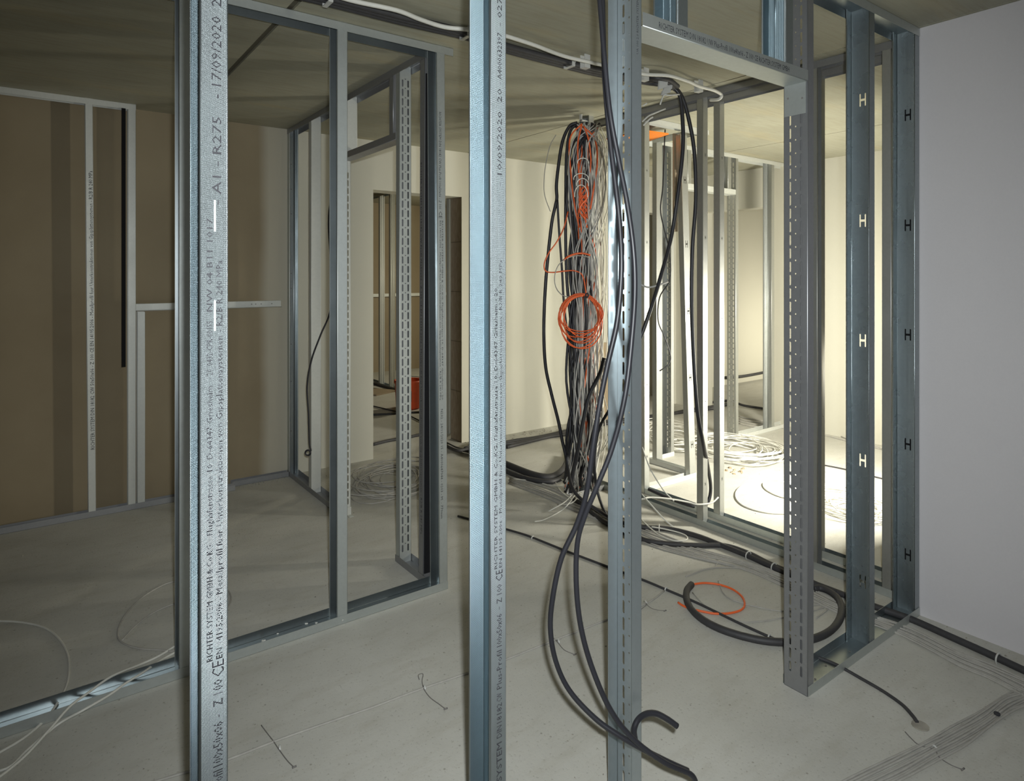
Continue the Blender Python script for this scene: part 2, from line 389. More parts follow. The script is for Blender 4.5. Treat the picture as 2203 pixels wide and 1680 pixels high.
def screws(parent, pts, nrm, r=0.004, mat=None):
    for p in pts:
        mb = MB(); mb.disc(p, nrm, r, 0.002, 8); mb.build('screw', mat or M['wire'], parent)

Y0, Y1 = 1.31, 1.41
nX, nY, pX, pY, pZ = (-1, 0, 0), (0, -1, 0), (1, 0, 0), (0, 1, 0), (0, 0, 1)
zpx = lambda py, x, y: CAMH + (HY - py) / FPX * (x * VX + y * VY)
HS = [0.27, 0.80, 1.325, 1.85, 2.379]

# foreground partition along the door line ------------------------------------
LONG = ' - Metallprofil fuer Unterkonstruktionen von Gipsplattensystemen - R2/B R 240 MPa'
def print_up(par, text, x, y, ztop_px, zbot_px, xbase, h, dep=None):
    z0 = zpx(zbot_px, x, y); z1 = zpx(ztop_px, x, y)
    lettering(par, text, (xbase, y, z0), pZ, nX, z1 - z0, h, (0, -0.0004, 0))
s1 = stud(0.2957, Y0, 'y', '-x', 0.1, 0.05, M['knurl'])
tag(s1, 'nearest knurled steel stud, tall at left foreground with printing up its face', 'stud', 'knurled studs of the foreground partition')
for t_, a, b_, xb, hh in (('CW Plus-Profil', 1660, 1790, .286, .018), ('100x50x06', 1557, 1652, .286, .018), ('-', 1541, 1547, .283, .012), ('Z 100', 1465, 1522, .286, .018), ('CE', 1424, 1458, .288, .022),
        ('RICHTER SYSTEM GMBH & Co.KG', 1170, 1420, .268, .011), ('Flughafenstrasse 10, D-64347 Griesheim', 830, 1150, .268, .011), ('- 20, 0432-CPR-00155', 690, 815, .268, .011), ('NW 04 B11 1017', 470, 670, .268, .011),
        ('EN 14195:2006', 1300, 1420, .285, .011), (LONG, 560, 1295, .285, .011), ('- A1 - R275', 250, 440, .283, .016), ('- 17/09/2020  20', -20, 210, .283, .018)):
    print_up(s1, t_, 0.27, Y0, a, b_, xb, hh)
for a, b_ in ((430, 498), (646, 712)):
    mb = MB(); mb.box((0.2705, Y0 - 0.0008, zpx(b_, .27, Y0)), (0.2735, Y0 - 0.0001, zpx(a, .27, Y0))); mb.build('punched_ridge', M['steel_pale'], s1)
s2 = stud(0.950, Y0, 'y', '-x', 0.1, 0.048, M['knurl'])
tag(s2, 'knurled steel stud in the middle foreground, blue-sheened inside', 'stud', 'knurled studs of the foreground partition')
for t_, a, b_, xb, hh in (('RICHTER SYSTEM', 1598, 1790, .936, .016), ('DIN', 1562, 1588, .936, .016), ('18182', 1514, 1556, .936, .016), ('CW', 1492, 1510, .936, .016), ('Plus-Profil', 1400, 1483, .936, .016), ('100x50x06', 1322, 1392, .936, .016), ('-', 1306, 1312, .932, .01), ('Z 100', 1258, 1298, .936, .016), ('CE', 1227, 1250, .938, .021),
        ('RICHTER SYSTEM GMBH & Co.KG, Flughafenstrasse 10, D-64347 Griesheim - 20', 620, 1222, .922, .009),
        ('EN 14195:2006' + LONG, 560, 1222, .9365, .009), ('- 10/09/2020  20', 190, 400, .936, .014), ('- A4000632397', 70, 180, .936, .014), ('- 0276', -20, 55, .936, .014)):
    print_up(s2, t_, 0.925, Y0, a, b_, xb, hh)

s3 = ua(1.447, Y0, 'y', '-x', 0.1, 0.041, M['steel_bright'])
tag(s3, 'slotted door jamb profile left of the doorway, black cables hanging across it', 'stud', 'slotted door jambs of the foreground partition')
lettering(s3, 'UA 100 2,0 RICHTER SYSTEM', (1.432, Y0, zpx(115, 1.42, Y0)), pZ, nX, 0.16, 0.009, (0, -0.0004, 0))
s4 = ua(2.373, Y0, 'y', 'x', 0.1, 0.041, M['steel_dull'], off=0.004)
tag(s4, 'slotted door jamb profile right of the doorway, light showing through its slots', 'stud', 'slotted door jambs of the foreground partition')
mb = MB(); mb.box((2.386, Y0 + .004, .012), (2.388, Y0 + .046, 2.33)); mb.build('added_slot_backing', M['steel_dull'], s4)  # added strip behind the web, darkens the near row of slots
s5 = stud(2.916, Y0, 'y', '-x', 0.1, 0.05, M['steel_blue'], hs=HS)
tag(s5, 'steel stud with light shining through its H-shaped holes, right of the doorway', 'stud', 'knurled studs of the foreground partition')
s6 = stud(3.366, Y0, 'y', '-x', 0.1, 0.05, M['steel_blue'], hs=HS)
tag(s6, 'steel stud fixed against the pale right-hand wall', 'stud', 'knurled studs of the foreground partition')
mb = MB(); mb.box((3.3664, Y0 + .01, .01), (3.3698, Y1 - .01, H - .01)); mb.build('foam_tape_and_backing', M['foam'], s6)  # black backing added behind the web to make the H holes dark
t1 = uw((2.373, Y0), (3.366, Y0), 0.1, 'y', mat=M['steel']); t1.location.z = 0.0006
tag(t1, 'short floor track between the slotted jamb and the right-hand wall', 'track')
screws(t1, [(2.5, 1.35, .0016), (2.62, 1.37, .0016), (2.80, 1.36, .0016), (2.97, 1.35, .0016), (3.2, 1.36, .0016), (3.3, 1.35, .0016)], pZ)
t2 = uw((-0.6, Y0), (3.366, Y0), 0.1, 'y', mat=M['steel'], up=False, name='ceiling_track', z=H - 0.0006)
tag(t2, 'ceiling track along the top of the foreground partition, meeting the right-hand wall', 'track')
# door header: U profile, bent down at the jamb
mb = MB()
ZH = 2.352
profile(mb, [(0, 0.042), (0, 0), (0.1, 0), (0.1, 0.042)], (1.449, Y0 - 0.002, ZH), ax['y'], ax['z'], (0.922, 0, 0), 0.001)
mb.box((2.3685, Y0 + 0.006, ZH - 0.12), (2.3700, Y1 - 0.006, ZH + 0.001)); mb.box((1.449, Y0 + 0.006, ZH - 0.10), (1.4505, Y1 - 0.006, ZH + 0.001))
hd = mb.build('door_header', M['steel']); tag(hd, 'pale steel door header spanning the two slotted jambs', 'track')
lettering(hd, 'RICHTER SYSTEM DIN 18182 UW Plus-Profil 100x40x06 - Z 100 CE RICHTER SYSTEM GMBH', (1.52, Y0 - 0.002, ZH + 0.010), pX, pZ, 0.72, 0.020, (0, -0.0005, 0))
screws(hd, [(2.3683, Y0 + 0.02, ZH - .06), (2.3683, Y0 + 0.078, ZH - .05)], nX)
u1 = stud(1.66, Y0, 'y', '-x', 0.1, 0.05, M['knurl'], z0=ZH + 0.002, name='short_metal_stud'); tag(u1, 'short stud standing on the door header, nearer the left jamb', 'stud')
u2 = stud(2.27, Y0, 'y', '-x', 0.1, 0.05, M['knurl'], z0=ZH + 0.002, name='short_metal_stud'); tag(u2, 'short stud standing on the door header beside the right jamb', 'stud')

# left partition facing us (second line) ---------------------------------------
YA = 2.86
a1 = stud(0.511, YA, 'y', '-x', 0.1, 0.05, M['steel'], beads=False); tag(a1, 'plain steel stud directly behind the nearest foreground stud', 'stud', 'studs of the left partition')
a2 = stud(1.165, YA, 'y', '-x', 0.1, 0.05, M['steel'], beads=False); tag(a2, 'plain steel stud in the middle of the left partition', 'stud', 'studs of the left partition')
a3 = stud(1.703, YA, 'y', '-x', 0.1, 0.048, M['steel'], beads=False, shear=(-.018, 0)); tag(a3, 'corner steel stud ending the left partition, printed down its face', 'stud', 'studs of the left partition')
def print_down(par, text, x, y, top_px, bot_px, xbase, h):
    z0 = zpx(top_px, x, y); z1 = zpx(bot_px, x, y)
    lettering(par, text, (xbase, y, z0), (0, 0, -1), pX, z0 - z1, h, (0, -0.0005, 0))
for t_, a, b_, xb, hh in (('RICHTER SYSTEM DIN 18182 CW Plus-Profil 100x50x06 - Z 100', 242, 450, 1.651, .014), ('CE', 455, 470, 1.651, .02),
        ('RICHTER SYSTEM GMBH & Co.KG, Flughafenstrasse 10, D-64347 Griesheim - 20', 475, 860, 1.668, .008), ('EN 14195:2006' + LONG, 475, 860, 1.656, .008),
        ('N232 - 24/11/2020 15 - A4000647044 - 0203 - M. - 770mm', 880, 1115, 1.662, .013)):
    print_down(a3, t_, 1.67, YA, a, b_, xb, hh)
tr = uw((-1.5, YA), (1.704, YA), 0.1, 'y', z=0.0006); tag(tr, 'long floor track of the left partition, white cables crossing it', 'track')
for (x, y, r_) in ((0.80, 2.93, .008), (0.87, 2.95, .004), (1.0, 2.955, .006), (1.04, 2.935, .005)):
    mb = MB(); mb.hexa([(x, y, .002), (x + r_ * 2, y, .002), (x + r_ * 2, y + r_, .002), (x, y + r_, .002), (x + r_, y, .006), (x + 2 * r_, y + .2 * r_, .006), (x + r_ * 1.2, y + r_, .005), (x + .5 * r_, y + r_, .006)])
    o = mb.build('plaster_fragment', M['white_cable']); o['g'] = 1; del o['g']; tag(o, 'white plaster fragment lying in the long floor track of the left partition', 'fragment', 'plaster fragments in the left floor track')
screws(tr, [(1.14, YA - .002, .02)], nY, .004, M['steel_pale'])
tr = uw((-1.5, YA), (1.735, YA), 0.1, 'y', up=False, z=H - .0006, name='ceiling_track'); tag(tr, 'ceiling track of the left partition, overshooting its corner stud', 'track')

# side partition running away from us (X = 1.63) ---------------------------------
XB, WB = 1.63, 0.075
e = stud(XB, 2.988, 'x', 'y', WB, 0.05, M['steel_dull'], z0=0.002, beads=False, shear=(0, -.018)); tag(e, 'first stud of the side partition, black foam tape on its web, behind the corner stud', 'stud', 'studs of the side partition')
mb = MB()
mb.hexa([(XB + .004, 2.981, .05), (XB + .074, 2.981, .05), (XB + .074, 2.986, .05), (XB + .004, 2.986, .05), (XB + .004, 2.9635, 2.66), (XB + .074, 2.9635, 2.66), (XB + .074, 2.9685, 2.66), (XB + .004, 2.9685, 2.66)])
mb.build('foam_tape_and_backing', M['foam'], e)
mb = MB(); lettering(e, 'RICHTER SYSTEM DIN 18182 CW Profil 75x50x06 - Z 100 CE EN 14195:2006' + LONG, (XB, 3.015, 2.2), (0, 0, -1), (0, -1, 0), 1.95, 0.016, (-0.0005, 0, 0))
jb = ua(XB, 3.262, 'x', 'y', WB, 0.04, M['steel'], z0=0.002); tag(jb, 'slotted jamb of the side doorway, the near one', 'stud', 'slotted jambs of the side doorway')
mb = MB(); profile(mb, [(0, .034), (0, 0), (WB - .008, 0), (WB - .008, .034)], (XB + .004, 3.301, .004), ax['x'], ax['-y'], (0, 0, 2.76), -.001); mb.build('inner_profile', M['steel_dull'], jb)
jb2 = ua(XB, 4.13, 'x', 'y', WB, 0.04, M['steel_pale'], z0=0.012, z1=2.40); tag(jb2, 'slotted jamb of the side doorway, the far one, almost hidden behind a stud', 'stud', 'slotted jambs of the side doorway')
mb = MB(); mb.box((XB + .045, 4.08, 0.001), (XB + .075, 4.128, 0.004)); mb.box((XB + .045, 4.124, 0.004), (XB + .075, 4.1285, 0.055)); mb.build('angle_foot', M['steel_pale'], jb2)
mb = MB(); profile(mb, [(0, .04), (0, 0), (WB + .003, 0), (WB + .003, .04)], (XB - .0015, 3.303, 2.372), ax['x'], ax['z'], (0, 0.86, 0), 0.001)
o = mb.build('door_header', M['steel_dull']); tag(o, 'header track over the side doorway', 'track')
for (y, lab) in ((3.34, 'short stud above the side doorway, next to its near jamb'), (4.02, 'short pale stud above the side doorway, towards the far jamb')):
    o = stud(XB, y, 'x', 'y', WB, .05, M['steel_pale'] if y > 4 else M['steel_dull'], z0=2.374, beads=False, name='short_metal_stud'); tag(o, lab, 'stud')
o = stud(XB, 4.69, 'x', 'y', WB, .05, M['steel_pale'], z0=0.002, beads=False); tag(o, 'pale steel stud of the side partition with a black cable hanging beside it', 'stud', 'studs of the side partition')
o = stud(XB, 5.248, 'x', '-y', WB, .05, M['steel'], z0=0.002); tag(o, 'last stud of the side partition, screwed against the back wall', 'stud', 'studs of the side partition')
screws(o, [(XB + .03, 5.243, z) for z in (.35, .75, 1.05, 1.5, 1.62, 2.1, 2.3, 2.5)], nY)
o = uw((XB, 4.16), (XB, 5.25), WB, 'x', z=0.0006, mat=M['steel_dull']); tag(o, 'floor track of the side partition between its doorway and the back wall', 'track')
o = uw((XB, 2.962), (XB, 3.31), WB, 'x', z=0.0006, mat=M['steel_dull']); tag(o, 'short floor track between the corner stud and the near side jamb', 'track')
o = uw((XB, 2.962), (XB, 5.25), WB, 'x', z=H - .0006, up=False, name='ceiling_track', mat=M['steel_dull']); tag(o, 'ceiling track of the side partition running back to the wall', 'track')

# lining frame in front of the brown wall ----------------------------------------
YL = 5.10
o = stud(.326, YL, 'y', '-x', .05, .044, M['steel_pale'], z0=.002, beads=False, shear=(-.019, 0))
tag(o, 'narrow leaning stud of the lining on the brown wall, printed along its face', 'stud', 'narrow studs lining the brown wall')
lettering(o, 'RICHTER SYSTEM DIN 18182 CW 50x50x06 - Z 100 CE EN 14195:2006' + LONG, (.317, YL, .45), (-.0068, 0, 1), nX, 1.85, .022, (0, -.0005, 0))
o = stud(.556, YL, 'y', '-x', .05, .048, M['steel_pale'], z0=.002, beads=False); tag(o, 'narrow upright stud ending the lining on the brown wall', 'stud', 'narrow studs lining the brown wall')
mb = MB(); mb.box((.470, 5.085, .985), (.494, 5.092, 2.74)); o = mb.build('foam_tape_strip', M['foam']); tag(o, 'black foam tape strip hanging beside the narrow upright stud', 'tape')
o = stud(.612, YL, 'y', '-x', .05, .048, M['steel_pale'], z0=.002, z1=1.355, beads=False, name='short_metal_stud'); tag(o, 'short stud under the horizontal rail at the brown wall', 'stud')
mb = MB(); profile(mb, [(0, .04), (0, 0), (.05, 0), (.05, .04)], (.560, YL + .05, 1.36), ax['z'], ax['-y'], (.99, 0, 0), .001)
o = mb.build('wall_rail', M['steel_pale']); tag(o, 'horizontal steel rail across the brown wall', 'rail')
screws(o, [(x, YL + .048, 1.385) for x in (.98, 1.33, 1.36, 1.40, 1.48)], nY)
o = uw((-.9, YL), (1.2, YL), .05, 'y', z=.0006, mat=M['steel_dull']); tag(o, 'floor track of the lining at the foot of the brown wall', 'track')
o = uw((1.2, 5.195), (1.625, 5.195), .05, 'y', z=.0006, mat=M['steel_dull']); tag(o, 'dusty floor track piece at the foot of the brown wall beside the side partition', 'track')
o = uw((-.9, YL), (.556, YL), .05, 'y', up=False, z=H - .0006, name='ceiling_track', mat=M['steel_pale']); tag(o, 'ceiling track of the lining on the brown wall', 'track')
lettering(o, 'UW 50x40x06 RICHTER SYSTEM DIN 18182 - Z 100 CE EN 14195:2006', (-.3, YL, H - .03), pX, pZ, .8, .018, (0, -.0005, 0))

# double partition continuing the right-hand wall (X = 3.43 and 3.605) ---------------
def row(x, tag_):
    o = uw((x, 1.315 if x < 3.5 else 1.32), (x, 3.56 if x < 3.5 else 3.30), .05, 'x', z=.0006, mat=M['steel']); o['label'] = 'floor track of the %s row of the double partition' % tag_; o['category'] = 'track'
    o2 = uw((x, 1.412), (x, 3.75 if x < 3.5 else 3.30), .05, 'x', z=H - .0006, up=False, name='ceiling_track', mat=M['steel_dull']); o2['label'] = 'ceiling track of the %s row of the double partition' % tag_; o2['category'] = 'track'
    return o
XP, XQ = 3.43, 3.605
tp = row(XP, 'near'); tq = row(XQ, 'far')
tp.location.x = 0; 
lettering(tq, 'UW 50x40x06', (XQ, 2.35, .012), (0, -1, 0), pZ, .16, .02, (-.0005, 0, 0))
GP = 'narrow studs of the double partition'
o = stud(XP, 1.462, 'x', 'y', .05, .045, M['steel_mirror'], z0=.002, beads=False); tag(o, 'narrow stud behind the foreground stud at the right-hand wall', 'stud', GP)
o = stud(XP, 2.59, 'x', 'y', .05, .048, M['steel_mirror'], z0=.002, beads=False, hs=HS); tag(o, 'narrow stud in the near row, lit cream on one side', 'stud', GP)
o = stud(XQ, 2.59, 'x', 'y', .05, .048, M['steel_mirror'], z0=.002, beads=False, hs=HS); tag(o, 'narrow stud in the far row, right beside the near-row one', 'stud', GP)
o = stud(XQ, 1.915, 'x', 'y', .05, .048, M['steel_mirror'], z0=.002, beads=False, hs=HS); tag(o, 'narrow cream-lit stud in the far row, close to the right of the slotted jamb', 'stud', GP)
o = stud(XP, 1.89, 'x', '-y', .05, .05, M['steel_mirror'], z0=.002, beads=False); tag(o, 'narrow dark stud in the near row, hidden behind the slotted jamb', 'stud', GP)
o = stud(3.60, 3.235, 'x', 'y', .055, .048, M['steel_mirror'], z0=.002, beads=False, hs=HS); tag(o, 'narrow stud at the near left corner of the shaft frame', 'stud', GP)
# stud the cable riser hangs on
o = stud(3.315, 3.47, 'y', '-x', .1, .05, M['steel_mirror'], z0=.002); tag(o, 'steel stud buried in the hanging cable riser', 'stud')
lettering(o, 'RICHTER SYSTEM DIN 18182 CW Plus-Profil 100x50x06 - Z 100 CE', (3.305, 3.47, .5), pZ, nX, 1.1, .018, (0, -.0005, 0))
o = uw((3.14, 3.47), (3.42, 3.47), .1, 'y', z=.0006, mat=M['steel_dull']); tag(o, 'short floor track under the cable riser', 'track')

# shaft frame and the far partition (Y = 3.75) ---------------------------------------
o = uw((3.66, 3.25), (4.22, 3.25), .05, 'y', z=.0006, mat=M['steel_pale']); tag(o, 'near floor track of the shaft frame', 'track')
o = uw((3.66, 3.25), (4.38, 3.25), .05, 'y', z=H - .0006, up=False, name='ceiling_track', mat=M['steel_pale']); tag(o, 'near ceiling track of the shaft frame', 'track')
o = uw((4.22, 3.301), (4.22, 3.74), .05, 'x', z=.0006, mat=M['steel_pale']); tag(o, 'side floor track of the shaft frame', 'track')
o = uw((4.27, 3.301), (4.27, 3.74), .05, 'x', z=H - .0006, up=False, name='ceiling_track', mat=M['steel_pale']); tag(o, 'side ceiling track of the shaft frame', 'track')
o = stud(4.05, 3.252, 'x', 'y', .075, .048, M['steel_mirror'], z0=.002, z1=2.70, beads=False, hs=HS[:4] + [2.35], shear=(0, 0))
tag(o, 'leaning cream-lit stud at the near right corner of the shaft frame', 'stud')
for v_ in o.data.vertices: v_.co.x += .115 * (1 - v_.co.z / 2.7) - .02
o = stud(4.27, 3.70, 'x', 'y', .075, .048, M['steel_mirror'], z0=.002, beads=False); tag(o, 'grey stud at the far corner of the shaft frame', 'stud')
o = ua(4.56, 3.75, 'y', '-x', .1, .041, M['steel_mirror'], z0=.002); tag(o, 'slotted jamb left of the far doorway, behind the shaft frame', 'stud', 'slotted jambs of the far doorway')
o = ua(5.475, 3.75, 'y', 'x', .1, .041, M['steel_mirror'], z0=.002); tag(o, 'slotted jamb right of the far doorway', 'stud', 'slotted jambs of the far doorway')
mb = MB(); profile(mb, [(0, .05), (0, 0), (.103, 0), (.103, .05)], (4.562, 3.7485, 2.385), ax['y'], ax['z'], (.911, 0, 0), .001)
o = mb.build('door_header', M['steel_pale']); tag(o, 'header track over the far doorway', 'track')
o = stud(4.80, 3.75, 'y', '-x', .1, .05, M['steel_mirror'], z0=2.387, name='short_metal_stud'); tag(o, 'short stud above the far doorway, left one', 'stud')
o = stud(5.40, 3.75, 'y', '-x', .1, .05, M['steel_mirror'], z0=2.387, name='short_metal_stud'); tag(o, 'short stud above the far doorway, beside its right jamb', 'stud')
o = stud(6.14, 3.75, 'y', '-x', .1, .05, M['steel_mirror'], z0=.002); tag(o, 'stud between the far doorway and the far right wall', 'stud')
o = uw((5.475, 3.75), (6.42, 3.75), .1, 'y', z=.0006, mat=M['steel_pale']); tag(o, 'floor track right of the far doorway', 'track')
o = uw((4.29, 3.75), (4.56, 3.75), .1, 'y', z=.0006, mat=M['steel_pale']); tag(o, 'short floor track between shaft frame and far doorway', 'track')
o = uw((4.29, 3.75), (6.42, 3.75), .1, 'y', z=H - .0006, up=False, name='ceiling_track', mat=M['steel_pale']); tag(o, 'ceiling track over the far partition', 'track')

# frame in the back room, seen through the first doorway -------------------------------
o = uw((4.0, 7.2), (4.0, 9.84), .075, 'x', z=.0006, mat=M['steel']); tag(o, 'floor track of the frame in the back room', 'track')
o = uw((4.0, 7.2), (4.0, 9.84), .075, 'x', z=H - .0006, up=False, name='ceiling_track', mat=M['steel']); tag(o, 'ceiling track of the frame in the back room', 'track')
for y_, lab in ((8.62, 'bright stud of the back room frame, left one seen through the doorway'), (8.28, 'bright stud of the back room frame, right one seen through the doorway')):
    o = stud(4.0, y_, 'x', 'y', .075, .05, M['steel_pale'], z0=.002); tag(o, lab, 'stud', 'studs of the back room frame')
o = stud(3.36, 5.62, 'x', 'y', .075, .05, M['steel_pale'], z0=.002); tag(o, 'pale stud just behind the right side of the back doorway', 'stud')
mb = MB(); mb.box((3.8, 9.80, 1.24), (7.4, 9.85, 1.29)); o = mb.build('wall_rail', M['steel_pale']); tag(o, 'horizontal rail on the far brown wall of the back room', 'rail')
# orange crate in the back room
mb = MB(); x, y = 3.62, 7.0
prof = [(.13, 0), (.15, .02), (.165, .30), (.175, .31), (.175, .34), (.155, .34), (.12, .03)]
n = 20
for r_, z_ in prof:
    for k in range(n): mb.v.append((x + r_ * math.cos(2 * PI * k / n), y + r_ * math.sin(2 * PI * k / n), z_))
for i in range(len(prof) - 1):
    for k in range(n): mb.quad((i * n + k, i * n + (k + 1) % n, (i + 1) * n + (k + 1) % n, (i + 1) * n + k), True)
mb.quad([k for k in range(n)][::-1]); mb.quad([(len(prof) - 1) * n + k for k in range(n)])
bk = mb.build('orange_bucket', M['red_orange']); tag(bk, 'orange plastic bucket on the back room floor', 'bucket')
mb = MB(); mb.tube([(x + .175 * math.cos(a), y + .175 * math.sin(a) * .6 - .05, .34 + .03 * math.sin(a)) for a in [PI * k / 12 for k in range(13)]], .004, 6); mb.build('handle', M['wire'], bk)
mb = MB()
for k in range(5):
    a = math.radians(215 + k * 9); mb.obox((x + .158 * math.cos(a), y + .158 * math.sin(a), .10), (-.012 * math.sin(a), .012 * math.cos(a), 0), (.004 * math.cos(a), .004 * math.sin(a), 0), (.01 * math.cos(a), .01 * math.sin(a), .13))
mb.build('black_marking', M['ink'], bk)
# orange sheet fixed in the top of the shaft frame, brown board in the shaft, brown board at back wall
mb = MB(); mb.hexa([(3.67, 3.31, 2.69), (3.96, 3.31, 2.70), (4.05, 3.63, 2.70), (3.67, 3.70, 2.69), (3.67, 3.31, 2.70), (3.96, 3.31, 2.71), (4.05, 3.63, 2.71), (3.67, 3.70, 2.70)])
o = mb.build('orange_sheet', M['orange']); tag(o, 'orange plastic sheet under the ceiling inside the shaft frame', 'sheet')
mb = MB(); mb.box((4.035, 3.32, 1.95), (4.08, 3.333, 2.72)); o = mb.build('board_strip', M['tan']); tag(o, 'brown board strip behind the leaning shaft stud', 'board')
mb = MB(); mb.hexa([(4.90, 5.14, 0), (5.20, 5.14, 0), (5.20, 5.155, 0), (4.90, 5.155, 0), (4.90, 5.232, .84), (5.20, 5.232, .84), (5.20, 5.247, .84), (4.90, 5.247, .84)])
o = mb.build('board_offcut', M['tan']); tag(o, 'brown board offcut leaning on the back wall behind the cables', 'board')

# ------------------------------------------------------------------ cables
def spline(pts, step=6):
    P = [Vector(p) for p in pts]; P = [2 * P[0] - P[1]] + P + [2 * P[-1] - P[-2]]; out = []
    for i in range(1, len(P) - 2):
        a, b, c, d = P[i - 1:i + 3]
        for k in range(step):
            t = k / step
            out.append(0.5 * ((2 * b) + (c - a) * t + (2 * a - 5 * b + 4 * c - d) * t * t + (3 * b - a - 3 * c + d) * t ** 3))
    out.append(P[-2]); return out
def cable(name, pts, r, mat, label, group=None, step=6, n=8, cat='cable'):
    mb = MB(); mb.tube(spline(pts, step), r, n); o = mb.build(name, mat)
    return tag(o, label, cat, group)
def fl(L, z): return [at_z(a, b, z) for a, b in L]
def dp(L): return [at_d(a, b, c) for a, b, c in L]

# the two heavy black cables in front of the left jamb
cable('black_cable', dp([(1283, -60, 1.85), (1290, 0, 1.82), (1300, 120, 1.80), (1312, 240, 1.79), (1330, 340, 1.79), (1348, 430, 1.78), (1362, 530, 1.77), (1366, 620, 1.77), (1360, 720, 1.77), (1345, 850, 1.76), (1318, 960, 1.76), (1285, 1045, 1.76), (1258, 1110, 1.77), (1242, 1170, 1.78), (1240, 1260, 1.78), (1250, 1350, 1.78), (1275, 1440, 1.78), (1315, 1530, 1.78), (1365, 1592, 1.78), (1430, 1640, 1.78), (1485, 1665, 1.79), (1500, 1690, 1.80)]), .0075, M['black_cable'],
      'thick black cable hanging across the left jamb, the inner of two', 'black cables hanging at the left jamb')
cable('black_cable', dp([(1292, -60, 1.88), (1296, 0, 1.86), (1300, 150, 1.84), (1310, 280, 1.83), (1322, 380, 1.82), (1333, 480, 1.81), (1337, 580, 1.80), (1328, 690, 1.80), (1308, 780, 1.80), (1290, 870, 1.80), (1276, 960, 1.80), (1262, 1060, 1.81), (1240, 1130, 1.82), (1208, 1200, 1.82), (1190, 1280, 1.82), (1184, 1350, 1.82), (1195, 1420, 1.82), (1225, 1485, 1.82), (1280, 1545, 1.81), (1335, 1584, 1.80), (1390, 1615, 1.80), (1440, 1640, 1.80), (1480, 1658, 1.81)]), .0075, M['black_cable'],
      'thick black cable swinging out left of the jamb, the outer of two', 'black cables hanging at the left jamb')
cable('black_cable_end', dp([(1366, 1592, 1.80), (1364, 1570, 1.83), (1372, 1549, 1.85), (1390, 1536, 1.87), (1412, 1535, 1.88), (1436, 1547, 1.88), (1457, 1562, 1.88)]), .0085, M['black_cable'],
      'short curled black cable end beside the foot of the left jamb')
# black cables hanging from the ceiling right of the left jamb
cable('black_cable', dp([(1445, 185, 3.9), (1462, 205, 3.9), (1468, 250, 3.9), (1469, 320, 3.9), (1458, 420, 3.9), (1444, 510, 3.9), (1420, 600, 3.85), (1395, 680, 3.8), (1370, 745, 3.8), (1340, 800, 3.8), (1330, 900, 3.8), (1320, 1040, 3.85)]), .012, M['black_cable'],
      'black cable dropping from the ceiling and passing behind the left jamb', 'black cables dropping beside the near-row stud')
cable('black_cable', dp([(1448, 182, 3.95), (1468, 210, 3.95), (1483, 262, 3.95), (1494, 330, 3.95), (1497, 430, 3.95), (1490, 530, 3.95), (1488, 640, 3.95), (1492, 760, 3.95), (1500, 880, 3.95), (1512, 950, 4.0), (1524, 1010, 4.3), (1529, 1050, 4.4), (1524, 1078, 4.4), (1510, 1090, 4.4), (1488, 1088, 4.4), (1440, 1072, 4.5), (1395, 1052, 4.6)]), .012, M['black_cable'],
      'black cable dropping from the ceiling and looping along the double partition', 'black cables dropping beside the near-row stud')
cable('thin_black_cable', dp([(1431, 279, 5.2), (1429, 320, 5.2), (1426, 400, 5.2), (1421, 450, 5.2), (1428, 490, 5.2), (1440, 540, 5.2), (1441, 600, 5.2), (1419, 640, 5.25), (1416, 690, 5.3), (1430, 725, 5.3), (1443, 765, 5.3), (1437, 785, 5.3), (1419, 798, 5.3)]), .005, M['black_cable'], 'thin black cable hanging in the far doorway')
cable('thin_grey_cable', dp([(1366, 606, 3.84), (1379, 612, 3.84), (1395, 618, 3.84), (1418, 613, 3.845), (1437, 606, 3.87)]), .006, M['grey_cable'], 'short grey strap sticking out from the left jamb')
# black cable in the left room
cable('thin_black_cable', dp([(737, 239, 4.6), (736, 320, 4.6), (730, 380, 4.6), (712, 430, 4.6), (707, 480, 4.6), (710, 540, 4.6), (713, 600, 4.6), (710, 670, 4.6), (690, 720, 4.6), (670, 775, 4.6), (661, 830, 4.6), (664, 890, 4.6), (665, 930, 4.6), (666, 955, 4.6), (669, 968, 4.6)] + [(662.5 + 5.5 * math.cos(a), 974 + 5.5 * math.sin(a), 4.6) for a in [math.radians(q) for q in range(-40, 330, 40)]]), .0062, M['black_cable'],
      'thin black cable with a small ring at its end beside the pale side partition stud')

# riser: many cables from the ceiling to the floor
random.seed(7)
RG = 'cables of the hanging riser'
def riser(i, mat, r, x0, x1, dep, kind):
    top = (random.uniform(1238, 1292), random.uniform(263, 275))
    pts = [(top[0], top[1], dep)]
    xs = [x0 + random.uniform(-9, 9), x0 + random.uniform(-14, 12), x1 + random.uniform(-14, 12), x1 + random.uniform(-11, 11), x1 + random.uniform(-12, 10), x1 + random.uniform(-14, 12)]
    for y_, x_ in zip((320, 430, 560, 690, 820, 930), xs): pts.append((x_ + random.uniform(-3, 3), y_, dep + random.uniform(-.06, .06)))
    fx = random.uniform(1212, 1290)
    pts.append((0.5 * (xs[-1] + fx), 1000, dep)); pts.append((fx, 1045 + random.uniform(-12, 14), dep + .02)); 
    return pts
K = 0
def rc(mat, r, x0, x1, dep, lab, nm):
    global K; K += 1
    P = riser(K, mat, r, x0, x1, dep, None); Q = dp(P)
    for q in Q: q.z = max(q.z, r + .003)
    cable(nm, Q, r, mat, lab, RG, 5, 6)
for k in range(38): rc(M['grey_cable'], .0042, random.uniform(1232, 1290), random.uniform(1236, 1290), 4.52 + random.uniform(-.12, .1), 'grey cable hanging in the riser between ceiling and floor', 'grey_cable')
